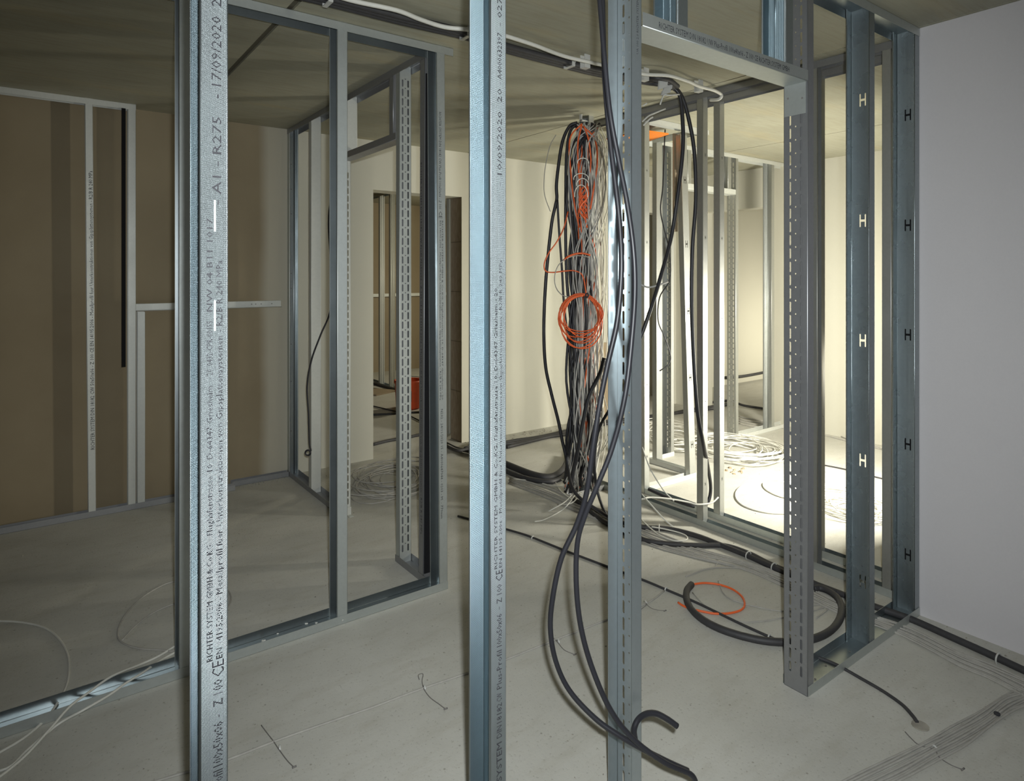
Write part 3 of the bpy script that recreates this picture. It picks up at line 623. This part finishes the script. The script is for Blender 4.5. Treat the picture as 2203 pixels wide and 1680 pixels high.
for k in range(22): rc(M['white_cable'], .0034, random.uniform(1272, 1305), random.uniform(1268, 1308), 4.60 + random.uniform(-.1, .1), 'thin pale cable hanging at the right edge of the riser', 'thin_pale_cable')
for k in range(20): rc(M['black_cable'], .010, random.uniform(1226, 1268), random.uniform(1232, 1272), 4.56 + random.uniform(-.1, .1), 'black cable hanging in the riser between ceiling and floor', 'black_cable')
for k in range(6): rc(M['orange_cable'], .0045, random.uniform(1226, 1275), random.uniform(1240, 1285), 4.55 + random.uniform(-.1, .05), 'orange cable hanging in the riser between ceiling and floor', 'orange_cable')
# riser cables with a line of their own
cable('black_cable', dp([(1242, 264, 4.5), (1225, 272, 4.5), (1210, 305, 4.5), (1201, 360, 4.5), (1197, 400, 4.5), (1198, 425, 4.5), (1195, 442, 4.5), (1187, 480, 4.5), (1178, 560, 4.5), (1172, 640, 4.5), (1170, 720, 4.5), (1174, 790, 4.5), (1187, 850, 4.5), (1201, 905, 4.5), (1210, 950, 4.5), (1218, 985, 4.5), (1222, 1030, 4.52)]), .012, M['black_cable'],
      'thick black cable bowing out left of the riser', None)
cable('black_cable', dp([(1248, 266, 4.5), (1228, 280, 4.5), (1219, 330, 4.5), (1217, 420, 4.5), (1217, 520, 4.5), (1220, 610, 4.5), (1228, 690, 4.5), (1238, 800, 4.5), (1240, 900, 4.5), (1232, 1000, 4.5), (1226, 1050, 4.5)]), .011, M['black_cable'], 'thick black cable down the left edge of the riser')
cable('black_cable', dp([(1199, 430, 4.45), (1203, 500, 4.45), (1209, 580, 4.45), (1213, 650, 4.45), (1222, 730, 4.45), (1234, 820, 4.45), (1238, 900, 4.45), (1222, 990, 4.45), (1215, 1040, 4.5)]), .008, M['black_cable'], 'black cable just inside the bowing one at the riser')
cable('black_cable', dp([(1300, 770, 4.3), (1290, 805, 4.3), (1268, 850, 4.3), (1255, 905, 4.3), (1245, 960, 4.3), (1232, 1020, 4.35), (1228, 1060, 4.35)]), .014, M['black_cable'], 'thick black cable crossing the lower riser slantwise')
cable('black_cable', dp([(1312, 880, 4.2), (1290, 920, 4.2), (1279, 980, 4.2), (1282, 1040, 4.2), (1296, 1090, 4.15), (1312, 1120, 4.15)]), .010, M['black_cable'], 'black cable leaving the riser towards the left jamb foot')
cable('black_cable', dp([(1220, 980, 4.3), (1222, 1010, 4.25), (1232, 1050, 4.1), (1252, 1075, 4.05), (1290, 1100, 3.98), (1320, 1120, 3.92)]), .011, M['black_cable'], 'black cable curling away at the foot of the riser')
cable('orange_cable', dp([(1222, 455, 4.4), (1213, 490, 4.4), (1198, 520, 4.4), (1180, 545, 4.4), (1171, 568, 4.4), (1174, 583, 4.4), (1190, 586, 4.4), (1215, 583, 4.4), (1238, 583, 4.4), (1254, 595, 4.4), (1262, 640, 4.4)]), .0045, M['orange_cable'], 'thin orange cable looping out left of the riser above the coil')
cable('thin_grey_cable', dp([(1196, 290, 4.5), (1183, 315, 4.5), (1173, 360, 4.5), (1170, 400, 4.5), (1173, 425, 4.5), (1184, 455, 4.5)]), .0028, M['dusty_cable'], 'thin grey wire bowing out beside the upper riser')
for k, (px_, py_, rx_, ry_) in enumerate(((1250, 420, 14, 22), (1253, 398, 13, 14), (1250, 385, 16, 12), (1254, 350, 12, 10))):
    cable('white_cable_loop', dp([(px_ + rx_ * math.cos(a), py_ - ry_ * math.sin(a), 4.33) for a in [math.radians(q) for q in range(-10, 200, 20)]]), .0035, M['white_cable'],
          'small white cable loop high in the riser', 'white cable loops in the riser')
for k, (xa, xb_) in enumerate(((1226, 1262), (1234, 1270), (1243, 1276), (1238, 1284))):
    cable('orange_cable', dp([(1252, 266 + k, 4.4), (xa, 300 + 6 * k, 4.4), (xa + 3, 380, 4.4), (xa + 10, 440, 4.4), (xa + 20, 490, 4.4)] if k % 2 == 0 else [(1256, 270 + k, 4.4), (xb_ - 4, 300, 4.4), (xb_ + 1, 350, 4.4), (xb_ - 6, 400, 4.4), (xb_ - 14, 450, 4.4)]), .0055, M['orange_cable'],
          'orange cable strand in the upper riser', 'orange strands in the upper riser')
mb = MB()
for k in range(5):
    mb.tube(spline([at_d(1256 + 10 * math.sin(q * 1.3 + k), 400 + q * 14, 4.36 + .012 * k) for q in range(6)], 4), .006, 6)
o = mb.build('orange_cable_bunch', M['orange_cable']); tag(o, 'bunched orange cable in the middle of the upper riser', 'cable')
mb = MB()   # orange coil: turns tied together at the top, hanging apart below
pts = []
for t in range(0, 360 * 8, 15):
    a = math.radians(t - 90); k = t / 360
    ry = 49 + 9 * math.sin(k * 2.4 + .5); rx = 43 + 5 * math.sin(k * 1.7); cx_ = 1249 + 2.5 * math.sin(k * 3.1)
    pts.append(at_d(cx_ + rx * math.cos(a), 633 + 2 * math.sin(k * 5) + ry + ry * math.sin(a), 4.30 + .012 * math.sin(k * 5 + a)))
mb.tube(pts, .0042, 6); o = mb.build('orange_cable_coil', M['orange_cable'])
mb = MB(); mb.tube([at_d(1250 + 43 * math.cos(math.radians(a)), 686 + 50 * math.sin(math.radians(a)), 4.29) for a in range(195, 285, 9)], [.004, .008, .011, .012, .012, .012, .011, .010, .008, .005], 8); mb.build('wound_strands', M['orange_cable'], o)
mb = MB(); mb.tube([at_d(1263 + 3 * math.cos(a), 635 + 4 * math.sin(a), 4.27) for a in [q * PI / 4 for q in range(8)]], .006, 6, closed=True); mb.build('tie', M['ink'], o)
tag(o, 'round orange cable coil tied to the riser at mid height', 'cable coil')
cable('orange_cable', dp([(1270, 549, 4.3), (1255, 545, 4.3), (1238, 546, 4.3), (1222, 552, 4.3), (1212, 560, 4.34)]), .0065, M['orange_cable'], 'short orange cable arc across the riser above the coil')
cable('thin_grey_cable', dp([(1268, 553, 4.32), (1240, 550, 4.32), (1215, 558, 4.32), (1199, 575, 4.32), (1193, 600, 4.32), (1198, 622, 4.32), (1212, 636, 4.32), (1232, 640, 4.34)]), .0035, M['dusty_cable'], 'thin grey cable loop bulging out left above the orange coil')
# loose grey tails at the foot of the riser
tails = [[(1262, 985), (1240, 1015), (1225, 1035), (1203, 1030), (1195, 1035), (1205, 1055), (1235, 1078)], [(1270, 1010), (1245, 1040), (1235, 1060)], [(1290, 960), (1262, 1000), (1230, 1040), (1190, 1045), (1150, 1035), (1105, 1030)],
         [(1232, 1062), (1215, 1080), (1180, 1100)], [(1240, 1060), (1222, 1085), (1205, 1100), (1170, 1118), (1150, 1122)], [(1250, 1060), (1230, 1082), (1200, 1085)]]
for i, t in enumerate(tails):
    cable('grey_cable_tail', [at_z(a, b_, .012 if j > len(t) // 3 else .06) for j, (a, b_) in enumerate(t)], .004, M['white_cable'], 'loose pale cable tail at the foot of the riser', 'pale tails at the riser foot')

# ceiling run
def cl(L, z): return [at_z(a, b_, z) for a, b_ in L]
CB = [(500, -50), (600, -24), (715, 3), (850, 38), (1000, 74), (1091, 104), (1222, 139), (1291, 156), (1383, 172)]
for k, dy in enumerate((-5.5, 0, 5.5)):
    L = [(a, b_ + dy * (1.25 - i_ * .05)) for i_, (a, b_) in enumerate(CB)]
    L += [(1420, 182), (1443, 190)] if k == 2 else ([(1410, 172), (1438, 178), (1452, 192)] if k == 1 else [(1415, 168), (1440, 173), (1458, 186)])
    cable('ceiling_conduit', [at_z(a, b_, H - .022 - (.02 if a > 1400 else 0)) for a, b_ in L], .0145, M['black_conduit'],
          'black conduit under the ceiling, ' + ('nearest the white one', 'middle of the three', 'farthest from the white one')[k], 'black conduits under the ceiling')
CW_ = [(560, -60), (660, -30), (753, 0), (853, 22), (905, 42), (956, 58), (1005, 63), (1045, 66), (1091, 78), (1150, 97), (1215, 121), (1288, 138), (1340, 150), (1390, 160), (1440, 163), (1480, 175), (1505, 186), (1535, 194), (1550, 202)]
cable('white_conduit', [at_z(a, b_, H - .05) for a, b_ in CW_] + [at_d(1552, 208, 4.0), at_d(1545, 214, 4.02), at_d(1528, 215, 4.1)], .010, M['white_cable'], 'white flexible conduit waving along under the ceiling')
for i, (px_, py_, z_) in enumerate(((705, 0, 0), (1001, 74, 0), (1225, 138, 0), (1259, 131, 1), (1386, 159, 1), (1503, 184, 1))):
    q = at_z(px_, py_, H - .03); x_, y_ = q.x, q.y
    mb = MB(); w_ = .010 if not z_ else .020; hh = .036 if not z_ else .018; dz = .045 if not z_ else .066
    mb.box((x_ - w_, y_ - hh, H - dz), (x_ + w_, y_ - hh + .004, H)); mb.box((x_ - w_, y_ + hh - .004, H - dz), (x_ + w_, y_ + hh, H)); mb.box((x_ - w_, y_ - hh, H - dz - .004), (x_ + w_, y_ + hh, H - dz)); mb.box((x_ - w_ * .4, y_ - hh - .012, H - dz * .7), (x_ + w_ * .4, y_ - hh, H - dz * .5))
    o = mb.build('cable_clip', M['clear']); tag(o, ('clear plastic clip on the black ceiling conduits, above the left partition', 'clear plastic clip on the black ceiling conduits, at the middle foreground stud', 'clear plastic clip on the black ceiling conduits, left of the hanging black cables', 'clear plastic clip on the white ceiling conduit, left of the hanging black cables', 'clear plastic clip on the white ceiling conduit, at the left slotted jamb', 'clear plastic clip on the white ceiling conduit, near its free end')[i], 'clip', 'clips on the black ceiling conduits' if not z_ else 'clips on the white ceiling conduit')
mb = MB(); P = at_d(1424, 205, 3.75)
for k, (dx, dz) in enumerate(((0, 0), (.03, .03), (-.05, .02))): mb.obox(P + Vector((dx, dx * .4, dz)), (.05, -.02, .02), (0, .01, 0), (.01, 0, .03 + .02 * k))
mb.tube(spline([at_d(1420, 225, 3.75), at_d(1428, 205, 3.75), at_d(1440, 205, 3.75), at_d(1462, 203, 3.8)], 4), .005, 6)
o = mb.build('cable_strap', M['clear']); tag(o, 'clear plastic strap where the black cables turn down from the ceiling', 'strap')
for L in ([(1383, 228), (1392, 222)], [(1382, 262), (1395, 250), (1410, 243), (1432, 234)], [(1384, 270), (1398, 256), (1405, 252)]):
    cable('thin_white_cable', dp([(a, b_, 3.95) for a, b_ in L]), .005, M['white_cable'], 'thin white cable end under the ceiling right of the left jamb', 'white cable ends under the ceiling')
mb = MB(); 
q = at_z(1262, 262, H - .045); mb.box((q.x - .06, q.y - .012, H - .045), (q.x + .06, q.y + .012, H - .04)); mb.box((q.x - .06, q.y - .012, H - .045), (q.x - .055, q.y + .012, H)); mb.box((q.x + .055, q.y - .012, H - .045), (q.x + .06, q.y + .012, H))
o = mb.build('cable_bracket', M['clear']); tag(o, 'bracket fixing the riser cables to the ceiling', 'bracket')
cable('black_cable_end', dp([(372, 128, 4.5), (374, 140, 4.5), (370, 155, 4.5), (370, 172, 4.5), (376, 190, 4.5)]), .012, M['black_conduit'], 'short black conduit stub hanging from the ceiling over the left room')

# floor runs
bf1 = cable('black_floor_cable', fl([(1235, 1075), (1290, 1100), (1330, 1122), (1385, 1134), (1440, 1138), (1500, 1153), (1555, 1174), (1610, 1196), (1690, 1232), (1790, 1270), (1880, 1304), (1960, 1332), (2050, 1372), (2130, 1408), (2203, 1442), (2260, 1468)], .016), .016, M['black_conduit'],
      'thick black cable on the floor nearest the double partition, running to the right wall', None)
cable('black_floor_cable', fl([(1270, 1100), (1310, 1128), (1383, 1160), (1440, 1170), (1500, 1173), (1560, 1174), (1610, 1190), (1650, 1210), (1700, 1232), (1800, 1276)], .015) , .015, M['black_conduit'],
      'thick black cable on the floor joining the one by the double partition', None)
cable('black_floor_cable', fl([(1060, 985), (1100, 1003), (1150, 1022), (1185, 1026), (1212, 1010), (1226, 980)], .03), .028, M['black_conduit'], 'bundled black cable on the floor left of the riser, outer one')
cable('black_floor_cable', fl([(1060, 998), (1100, 1018), (1150, 1033), (1195, 1034), (1222, 1012), (1234, 970)], .02), .02, M['black_conduit'], 'bundled black cable on the floor left of the riser, inner one')
for k in range(9):
    o_ = k * 3.6; random.seed(20 + k); j = lambda: random.uniform(-2, 2)
    cable('grey_floor_cable', fl([(1095 + j(), 1022 + o_ * .6), (1180, 1045 + o_ + j()), (1250, 1078 + o_ * .9 + j()), (1330, 1108 + o_ + j()), (1400, 1140 + o_ * 1.2 + j()), (1500, 1178 + o_ * .8 + j()), (1600, 1205 + o_ * .7 + j()), (1690, 1236 + o_ + j()), (1800, 1292 + o_ * .9 + j()), (1880, 1325 + o_ * .6 + j()), (1960, 1352 + o_ * .9 + j()), (2060, 1400 + o_ * 1.1 + j()), (2130, 1430 + o_ * 1.1 + j()), (2203, 1462 + o_ * 1.3 + j()), (2270, 1490 + o_ * 1.3)], .004 + .004 * (k % 2)), .0042, M['dusty_cable'],
          'dusty grey cable in the flat bundle on the floor from riser to right wall', 'dusty grey cables along the black floor cables', 5, 6)
def ties(par, L, r, z):
    for (a, b_), (c2_, d2_) in L:
        p = at_z(a, b_, z); t_ = (at_z(c2_, d2_, z) - p).normalized(); u_ = Vector((-t_.y, t_.x, 0)); mb = MB()
        mb.tube([p + u_ * math.cos(q) * r + Vector((0, 0, math.sin(q) * r)) for q in [k * PI / 8 for k in range(16)]], .0035, 6, closed=True); mb.build('cable_tie', M['clear'], par)
ties(bf1, [((1610, 1195), (1690, 1232)), ((1665, 1220), (1690, 1232)), ((1418, 1136), (1440, 1138)), ((2148, 1417), (2203, 1442))], .022, .018)
tb1 = cable('thin_black_floor_cable', fl([(985, 1110), (1040, 1124), (1095, 1140), (1140, 1154), (1215, 1184), (1310, 1220), (1382, 1247), (1430, 1267), (1500, 1297), (1600, 1345), (1690, 1385), (1760, 1414), (1800, 1430), (1850, 1458), (1900, 1487), (1940, 1515), (1962, 1538), (1973, 1553)], .0065), .0065, M['black_conduit'],
      'thin black cable lying diagonally across the floor and ending in a hole')
ties(tb1, [((1146, 1157), (1215, 1184)), ((1433, 1268), (1500, 1297)), ((1655, 1370), (1690, 1385))], .0095, .0065)
mb = MB(); q = at_z(1980, 1562); mb.v = []; mb.disc((q.x, q.y, .0005), pZ, .028, .003, 14); o = mb.build('patched_floor_hole', M['debris']); tag(o, 'patched hole in the floor where the thin black cable ends', 'hole')
cable('black_conduit_loop', fl([(1488, 1257), (1478, 1270), (1477, 1288), (1487, 1310), (1512, 1333), (1550, 1353), (1600, 1369), (1650, 1379), (1700, 1381), (1750, 1374), (1785, 1358), (1805, 1335), (1811, 1310), (1803, 1288), (1785, 1273), (1765, 1265), (1750, 1266)], .018), .0165, M['black_conduit'],
      'thick black conduit curled in a loop on the floor between the jambs')
cable('orange_floor_cable', fl([(1490, 1257), (1515, 1254), (1545, 1257), (1575, 1267), (1596, 1283), (1602, 1300), (1594, 1312), (1570, 1319), (1540, 1320), (1515, 1316), (1488, 1310), (1470, 1303), (1459, 1296)], .006), .0052, M['orange_cable'], 'orange cable loop sticking out of the black conduit on the floor')
cable('thin_grey_floor_cable', fl([(1475, 1240), (1530, 1222), (1600, 1222), (1690, 1226)], .004), .003, M['dusty_cable'], 'thin grey cable loop behind the black conduit loop, far strand')
cable('thin_grey_floor_cable', fl([(1490, 1275), (1520, 1305), (1580, 1335), (1640, 1336), (1700, 1325), (1760, 1310), (1785, 1300)], .004), .003, M['dusty_cable'], 'thin grey cable loop inside the black conduit loop, near strand')
cable('thin_grey_floor_cable', fl([(1545, 1250), (1560, 1280), (1600, 1298), (1690, 1315), (1760, 1300), (1780, 1310), (1755, 1330)], .004), .003, M['dusty_cable'], 'thin grey cable crossing inside the black conduit loop')
cable('thin_grey_floor_cable', fl([(1430, 1170), (1470, 1176), (1530, 1190), (1545, 1205), (1540, 1216)], .004), .003, M['dusty_cable'], 'thin grey cable curling off the floor bundle')
cable('white_floor_cable', dp([(1382, 962, 4.3), (1395, 1000, 4.2), (1405, 1020, 4.2), (1428, 1055, 4.1), (1450, 1078, 4.05)]), .004, M['white_cable'], 'white cable slanting down behind the left jamb, upper strand', 'white cables slanting down behind the left jamb')
cable('white_floor_cable', dp([(1380, 1062, 4.0), (1400, 1085, 3.9), (1430, 1118, 3.8), (1448, 1133, 3.75)]), .004, M['white_cable'], 'white cable slanting down behind the left jamb, lower strand', 'white cables slanting down behind the left jamb')
cable('white_floor_cable', fl([(1380, 1118), (1398, 1135), (1420, 1152), (1450, 1163), (1475, 1162), (1478, 1155), (1465, 1147), (1430, 1138), (1402, 1133)], .035), .004, M['white_cable'], 'white cable bight lying over the black floor cables')
cable('white_floor_cable', dp([(1380, 1074, 3.95), (1400, 1070, 4.0), (1440, 1073, 4.05), (1480, 1080, 4.1), (1500, 1085, 4.1), (1530, 1082, 4.15), (1545, 1070, 4.2)]), .0055, M['white_cable'], 'white cable stretched along the near row of the double partition')
# cord pinned across the floor
cable('pinned_floor_cable', fl([(-40, 1800), (200, 1722), (420, 1655), (495, 1632), (590, 1595), (700, 1556), (800, 1522), (860, 1499), (912, 1480), (1005, 1448), (1090, 1418), (1190, 1378), (1280, 1343), (1390, 1298), (1430, 1270)], .004), .0042, M['dusty_cable'], 'pale grey cable pinned straight across the floor')
def tie(L, lab):
    mb = MB(); mb.tube(spline(fl(L, .006), 5), .0016, 6); q = at_z(*L[-1], .006); mb.tube([q + Vector((-.006, 0, 0)), q + Vector((.008, -.003, .002))], .003, 6)
    c_ = at_z(*L[len(L) // 2], 0); o = mb.build('wire_tie', M['wire']); 
    mb = MB(); mb.tube([c_ + Vector((0, -.012, .003)), c_ + Vector((.003, 0, .011)), c_ + Vector((.006, .012, .003))], .004, 6); mb.build('clamp', M['clear'], o); tag(o, lab, 'cable tie')
tie([(562, 1560), (574, 1576), (588, 1594), (600, 1612), (618, 1636), (632, 1650)], 'wire tie on the pinned cable, nearest the left foreground stud')
tie([(902, 1462), (900, 1452), (910, 1450), (908, 1465), (912, 1482), (925, 1500), (945, 1515), (958, 1525)], 'looped wire tie on the pinned cable, left of the middle stud')
tie([(1185, 1365), (1192, 1374), (1200, 1382), (1214, 1398), (1236, 1408)], 'small wire tie on the pinned cable, right of the middle stud')
tie([(1380, 1310), (1392, 1300), (1388, 1298), (1405, 1310), (1430, 1314)], 'thin wire tie on the floor right of the left jamb')
# right-bottom bundles
for k in range(9):
    o_ = k * 8.5; random.seed(50 + k); j = lambda: random.uniform(-3, 3)
    cable('grey_floor_cable', fl([(1700 + o_ * 1.6, 1745), (1800 + o_ * 1.2, 1688 + o_ * .25), (1900 + j() + o_ * .8, 1640 + o_ * .45 + j()), (1985 + o_ * .55, 1598 + o_ * .5 + j()), (2050 + o_ * .4, 1563 + o_ * .55 + j()), (2110 + o_ * .3, 1530 + o_ * .5 + j()), (2160 + o_ * .2, 1495 + o_ * .55 + j()), (2210, 1475 + o_ * .6 + j()), (2300, 1430 + o_ * .6)], .003 + .003 * (k % 3)), .0042, M['dusty_cable'],
          'dusty grey cable in the bundle crossing the lower right floor corner', 'dusty grey cables in the lower right corner', 5, 6)
tie([(1947, 1574), (1960, 1588), (1978, 1603), (2010, 1612), (2020, 1628), (2045, 1645), (2070, 1655)], 'wire tie over the cable bundle in the lower right floor corner')
mb = MB(); q = at_z(2145, 1537, .012); mb.disc(q, pZ, .010, .006, 10); o = mb.build('nail_head', M['ink']); tag(o, 'dark nail head between the cables at the lower right', 'nail')
# white cables in the left room
cable('white_floor_cable', fl([(-40, 1338), (0, 1336), (50, 1339), (95, 1350), (125, 1372), (145, 1405), (149, 1440), (143, 1475), (125, 1510), (100, 1545), (70, 1573), (40, 1595), (0, 1618), (-40, 1640)], .006), .0048, M['white_cable'], 'white cable bending in an arc on the floor at far left')
cable('white_floor_cable', [at_z(a, b_, z_) for a, b_, z_ in ((-30, 1692, .006), (20, 1655, .006), (60, 1620, .01), (110, 1565, .03), (150, 1520, .05), (190, 1490, .05), (240, 1455, .05), (300, 1430, .012), (340, 1412, .006), (385, 1385, .006), (450, 1350, .006))], .0048, M['white_cable'], 'white cable climbing over the left floor track, upper of two')
cable('white_floor_cable', [at_z(a, b_, z_) for a, b_, z_ in ((-30, 1665, .006), (20, 1650, .006), (60, 1612, .006), (125, 1558, .02), (180, 1527, .05), (235, 1495, .05), (270, 1470, .05), (310, 1445, .04), (350, 1418, .006), (395, 1395, .006), (460, 1370, .006))], .0048, M['white_cable'], 'white cable climbing over the left floor track, lower of two')
cable('dusty_floor_cable', fl([(470, 1235), (378, 1250), (340, 1264), (300, 1290), (268, 1325), (254, 1355), (258, 1378), (290, 1393), (345, 1398), (390, 1394), (470, 1330), (497, 1290), (480, 1262), (430, 1262)], .005), .0038, M['dusty_cable'], 'dusty cable loop on the floor inside the left partition, outer')
cable('dusty_floor_cable', fl([(430, 1290), (378, 1298), (330, 1318), (290, 1348), (262, 1378)], .005), .0036, M['dusty_cable'], 'dusty cable loop on the floor inside the left partition, inner')
# coils on the floor
def coil(cx_, cy_, rx_, ry_, turns, z, mat, lab, seed, r=.004):
    random.seed(seed); c0 = at_z(cx_, cy_); ra = (at_z(cx_ + rx_, cy_) - at_z(cx_ - rx_, cy_)).length / 2; rb = (at_z(cx_, cy_ + ry_) - at_z(cx_, cy_ - ry_)).length / 2
    mb = MB(); pts = []
    rd = Vector((RX, RY, 0)); fd = Vector((VX, VY, 0)); ph = [random.uniform(0, 6) for _ in range(4)]
    for t in range(0, int(360 * turns), 18):
        a = math.radians(t); k = t / 360; rf = .74 + .27 * math.sin(k * 2.3 + ph[0]) * math.sin(k * 1.1 + ph[1]) + .05 * math.sin(a * 2 + k); ox = .22 * math.sin(k * 1.9 + ph[2]); oy = .26 * math.sin(k * 1.3 + ph[3])
        pts.append(c0 + rd * ra * (rf * math.cos(a) + ox) + fd * rb * (rf * math.sin(a) + oy) + Vector((0, 0, r + z * abs(math.sin(k * 2.7 + .3 * math.sin(a))))))
    mb.tube(pts, r, 6); o = mb.build('cable_coil', mat); return tag(o, lab, 'cable coil')
coil(845, 1038, 92, 40, 17, .05, M['dusty_cable'], 'tangled grey cable coil on the floor beyond the side doorway', 3, .0045)
coil(1588, 974, 98, 28, 16, .06, M['white_cable'], 'tangled white cable coil on the floor before the far doorway', 4, .005)
coil(1450, 945, 70, 30, 10, .06, M['white_cable'], 'tangled white cable coil behind the shaft frame', 5, .005)
coil(1830, 1095, 85, 32, 10, .04, M['white_cable'], 'white cable coil on the brightly lit floor behind the foreground studs', 6, .0045)
cable('white_floor_cable', fl([(1760, 1100), (1690, 1105), (1640, 1101), (1600, 1088), (1583, 1070), (1588, 1052), (1610, 1040), (1650, 1033), (1690, 1037), (1720, 1060)], .006), .0055, M['white_cable'], 'wide white cable loop on the bright floor, outer')
cable('white_floor_cable', fl([(1760, 1078), (1690, 1071), (1655, 1058), (1642, 1045), (1650, 1037), (1700, 1037)], .006), .0055, M['white_cable'], 'wide white cable loop on the bright floor, inner')
cable('black_floor_cable', fl([(1662, 971), (1690, 980), (1740, 994), (1775, 1001), (1820, 1010), (1900, 1030), (1990, 1050)], .006), .006, M['black_conduit'], 'thin black cable across the bright floor towards the right wall')
cable('dusty_floor_cable', fl([(1765, 926), (1800, 934), (1820, 943), (1880, 960), (1960, 975)], .006), .006, M['dusty_cable'], 'cable along the foot of the far right wall, upper', 'cables along the far right wall')
cable('dusty_floor_cable', fl([(1765, 934), (1790, 940), (1820, 948), (1880, 962), (1960, 985)], .006), .006, M['dusty_cable'], 'cable along the foot of the far right wall, lower', 'cables along the far right wall')
# runs at the foot of the back wall and through the doorways
for k, L in enumerate(([(1000, 965), (1040, 950), (1090, 955), (1150, 944), (1215, 930), (1300, 912), (1400, 900), (1470, 884), (1530, 875), (1570, 868)], [(1040, 965), (1095, 950), (1160, 940), (1222, 926), (1310, 906), (1420, 894), (1500, 880), (1575, 869)], [(1090, 962), (1180, 940), (1240, 930), (1330, 905), (1440, 890), (1540, 878)])):
    cable('black_floor_cable', fl(L, .018), .016, M['black_conduit'], 'black cable at the foot of the cream back wall', 'black cables along the cream back wall')
for k in range(5): 
    random.seed(80 + k); j = lambda: random.uniform(-5, 5)
    cable('dusty_floor_cable', fl([(962, 958 + j()), (985, 965 + j()), (1010, 970 + j()), (1035, 975 + j()), (1080, 985 + j())], .02 + .01 * k), .014, M['dusty_cable'] if k % 2 else M['black_conduit'], 'dusty cable heap by the right side of the back doorway', 'cable heap at the back doorway')
for k, L in enumerate(([(803, 956), (835, 948), (880, 940), (905, 935), (960, 930)], )):
    cable('black_floor_cable', fl(L, .014), .014, M['black_conduit'], 'black cable crossing the back doorway')
cable('thin_black_floor_cable', fl([(800, 892), (840, 890), (870, 888), (930, 885)], .012), .011, M['black_conduit'], 'black cable on the back room floor, middle one')
cable('thin_black_floor_cable', fl([(800, 873), (830, 880), (870, 890), (905, 906)], .012), .008, M['black_conduit'], 'black cable on the back room floor, slanting one')
cable('thin_black_floor_cable', fl([(800, 824), (830, 833), (860, 842), (880, 846)], .014), .016, M['black_conduit'], 'black cable on the back room floor beside the frame')
mb = MB(); a_, b2, c2, d_ = (at_z(*p) for p in ((770, 838), (803, 838), (850, 843), (800, 862))); 
P4 = [at_z(790, 836), at_z(855, 842), at_z(810, 852), at_z(780, 850)]
mb.hexa([p for p in P4] + [p + Vector((0, 0, .02)) for p in P4]); o = mb.build('board_on_floor', M['tan']); tag(o, 'brown board lying on the back room floor', 'board')
cable('corridor_cable', [(8.0, 5.66, .12), (8.4, 5.66, .1), (8.9, 5.67, .1), (9.5, 5.67, .12), (10.2, 5.67, .1)], .02, M['black_conduit'], 'dark cable along the foot of the corridor wall')
cable('black_floor_cable', fl([(1524, 866), (1570, 862), (1600, 872), (1650, 880), (1700, 890)], .015), .014, M['black_conduit'], 'black cable on the floor beyond the far doorway')
for k in range(4):
    cable('dusty_floor_cable', fl([(1590, 896 + 5 * k), (1620, 902 + 5 * k), (1645, 906 + 4 * k), (1690, 908 + 4 * k)], .008), .007, M['dusty_cable'], 'dusty cable on the floor behind the far partition', 'dusty cables behind the far partition')

# crumbs and chips scattered on the floor
random.seed(11); mb = MB()
def crumb(x, y, r_, z0=0):
    q = [Vector((x + r_ * random.uniform(.6, 1.2) * math.cos(a), y + r_ * random.uniform(.6, 1.2) * math.sin(a), z0)) for a in (0, 1.7, 3.1, 4.6)]
    mb.hexa(q + [p * 1.0 + Vector(((x - p.x) * .4, (y - p.y) * .4, r_ * random.uniform(.3, .9))) for p in q])
for k in range(420):
    x_, y_ = random.uniform(-.5, 6), random.uniform(.5, 5.1); crumb(x_, y_, random.choice((.002, .003, .003, .005)))
for k in range(160): crumb(random.uniform(3.28, 5.2), 5.15 + random.gauss(0, .05), random.uniform(.004, .014))
for k in range(120): crumb(random.uniform(-.3, 1.6), 5.17 + random.gauss(0, .03), random.uniform(.003, .008))
for k in range(60): crumb(3.3 + random.gauss(0, .03), random.uniform(-.2, 1.3), random.uniform(.002, .006))
mb.f = mb.f; o = mb.build('floor_debris', M['debris']); tag(o, 'plaster crumbs and chips scattered over the floor', 'debris', kind='stuff')
random.seed(5)
mb = MB()
c_ = at_z(1578, 1014)
for k in range(14): 
    crumb(c_.x + random.gauss(0, .05), c_.y + random.gauss(0, .04), random.uniform(.008, .02))
o = mb.build('rubble_heap', M['tan']); tag(o, 'small brown rubble heap on the bright floor', 'rubble', kind='stuff')

# work lamp standing behind the right-hand wall
mb = MB(); L0 = Vector((4.55, 1.55, 0))
mb.box((4.40, 1.50, .86), (4.70, 1.58, 1.06)); wl = mb.build('work_lamp', M['lamp_black']); tag(wl, 'work lamp on a small stand behind the right-hand wall, lighting the right room', 'lamp')
mb = MB(); mb.box((4.43, 1.581, .88), (4.67, 1.584, 1.04)); mb.build('lamp_glass', M['lamp_lit'], wl)
mb = MB(); mb.tube([(4.55, 1.54, .86), (4.55, 1.54, .4)], .012, 8)
for a in (0.5, 2.6, 4.7): mb.tube([(4.55, 1.54, .42), (4.55 + .28 * math.cos(a), 1.54 + .28 * math.sin(a), .012)], .010, 8)
mb.build('stand', M['lamp_yellow'], wl)
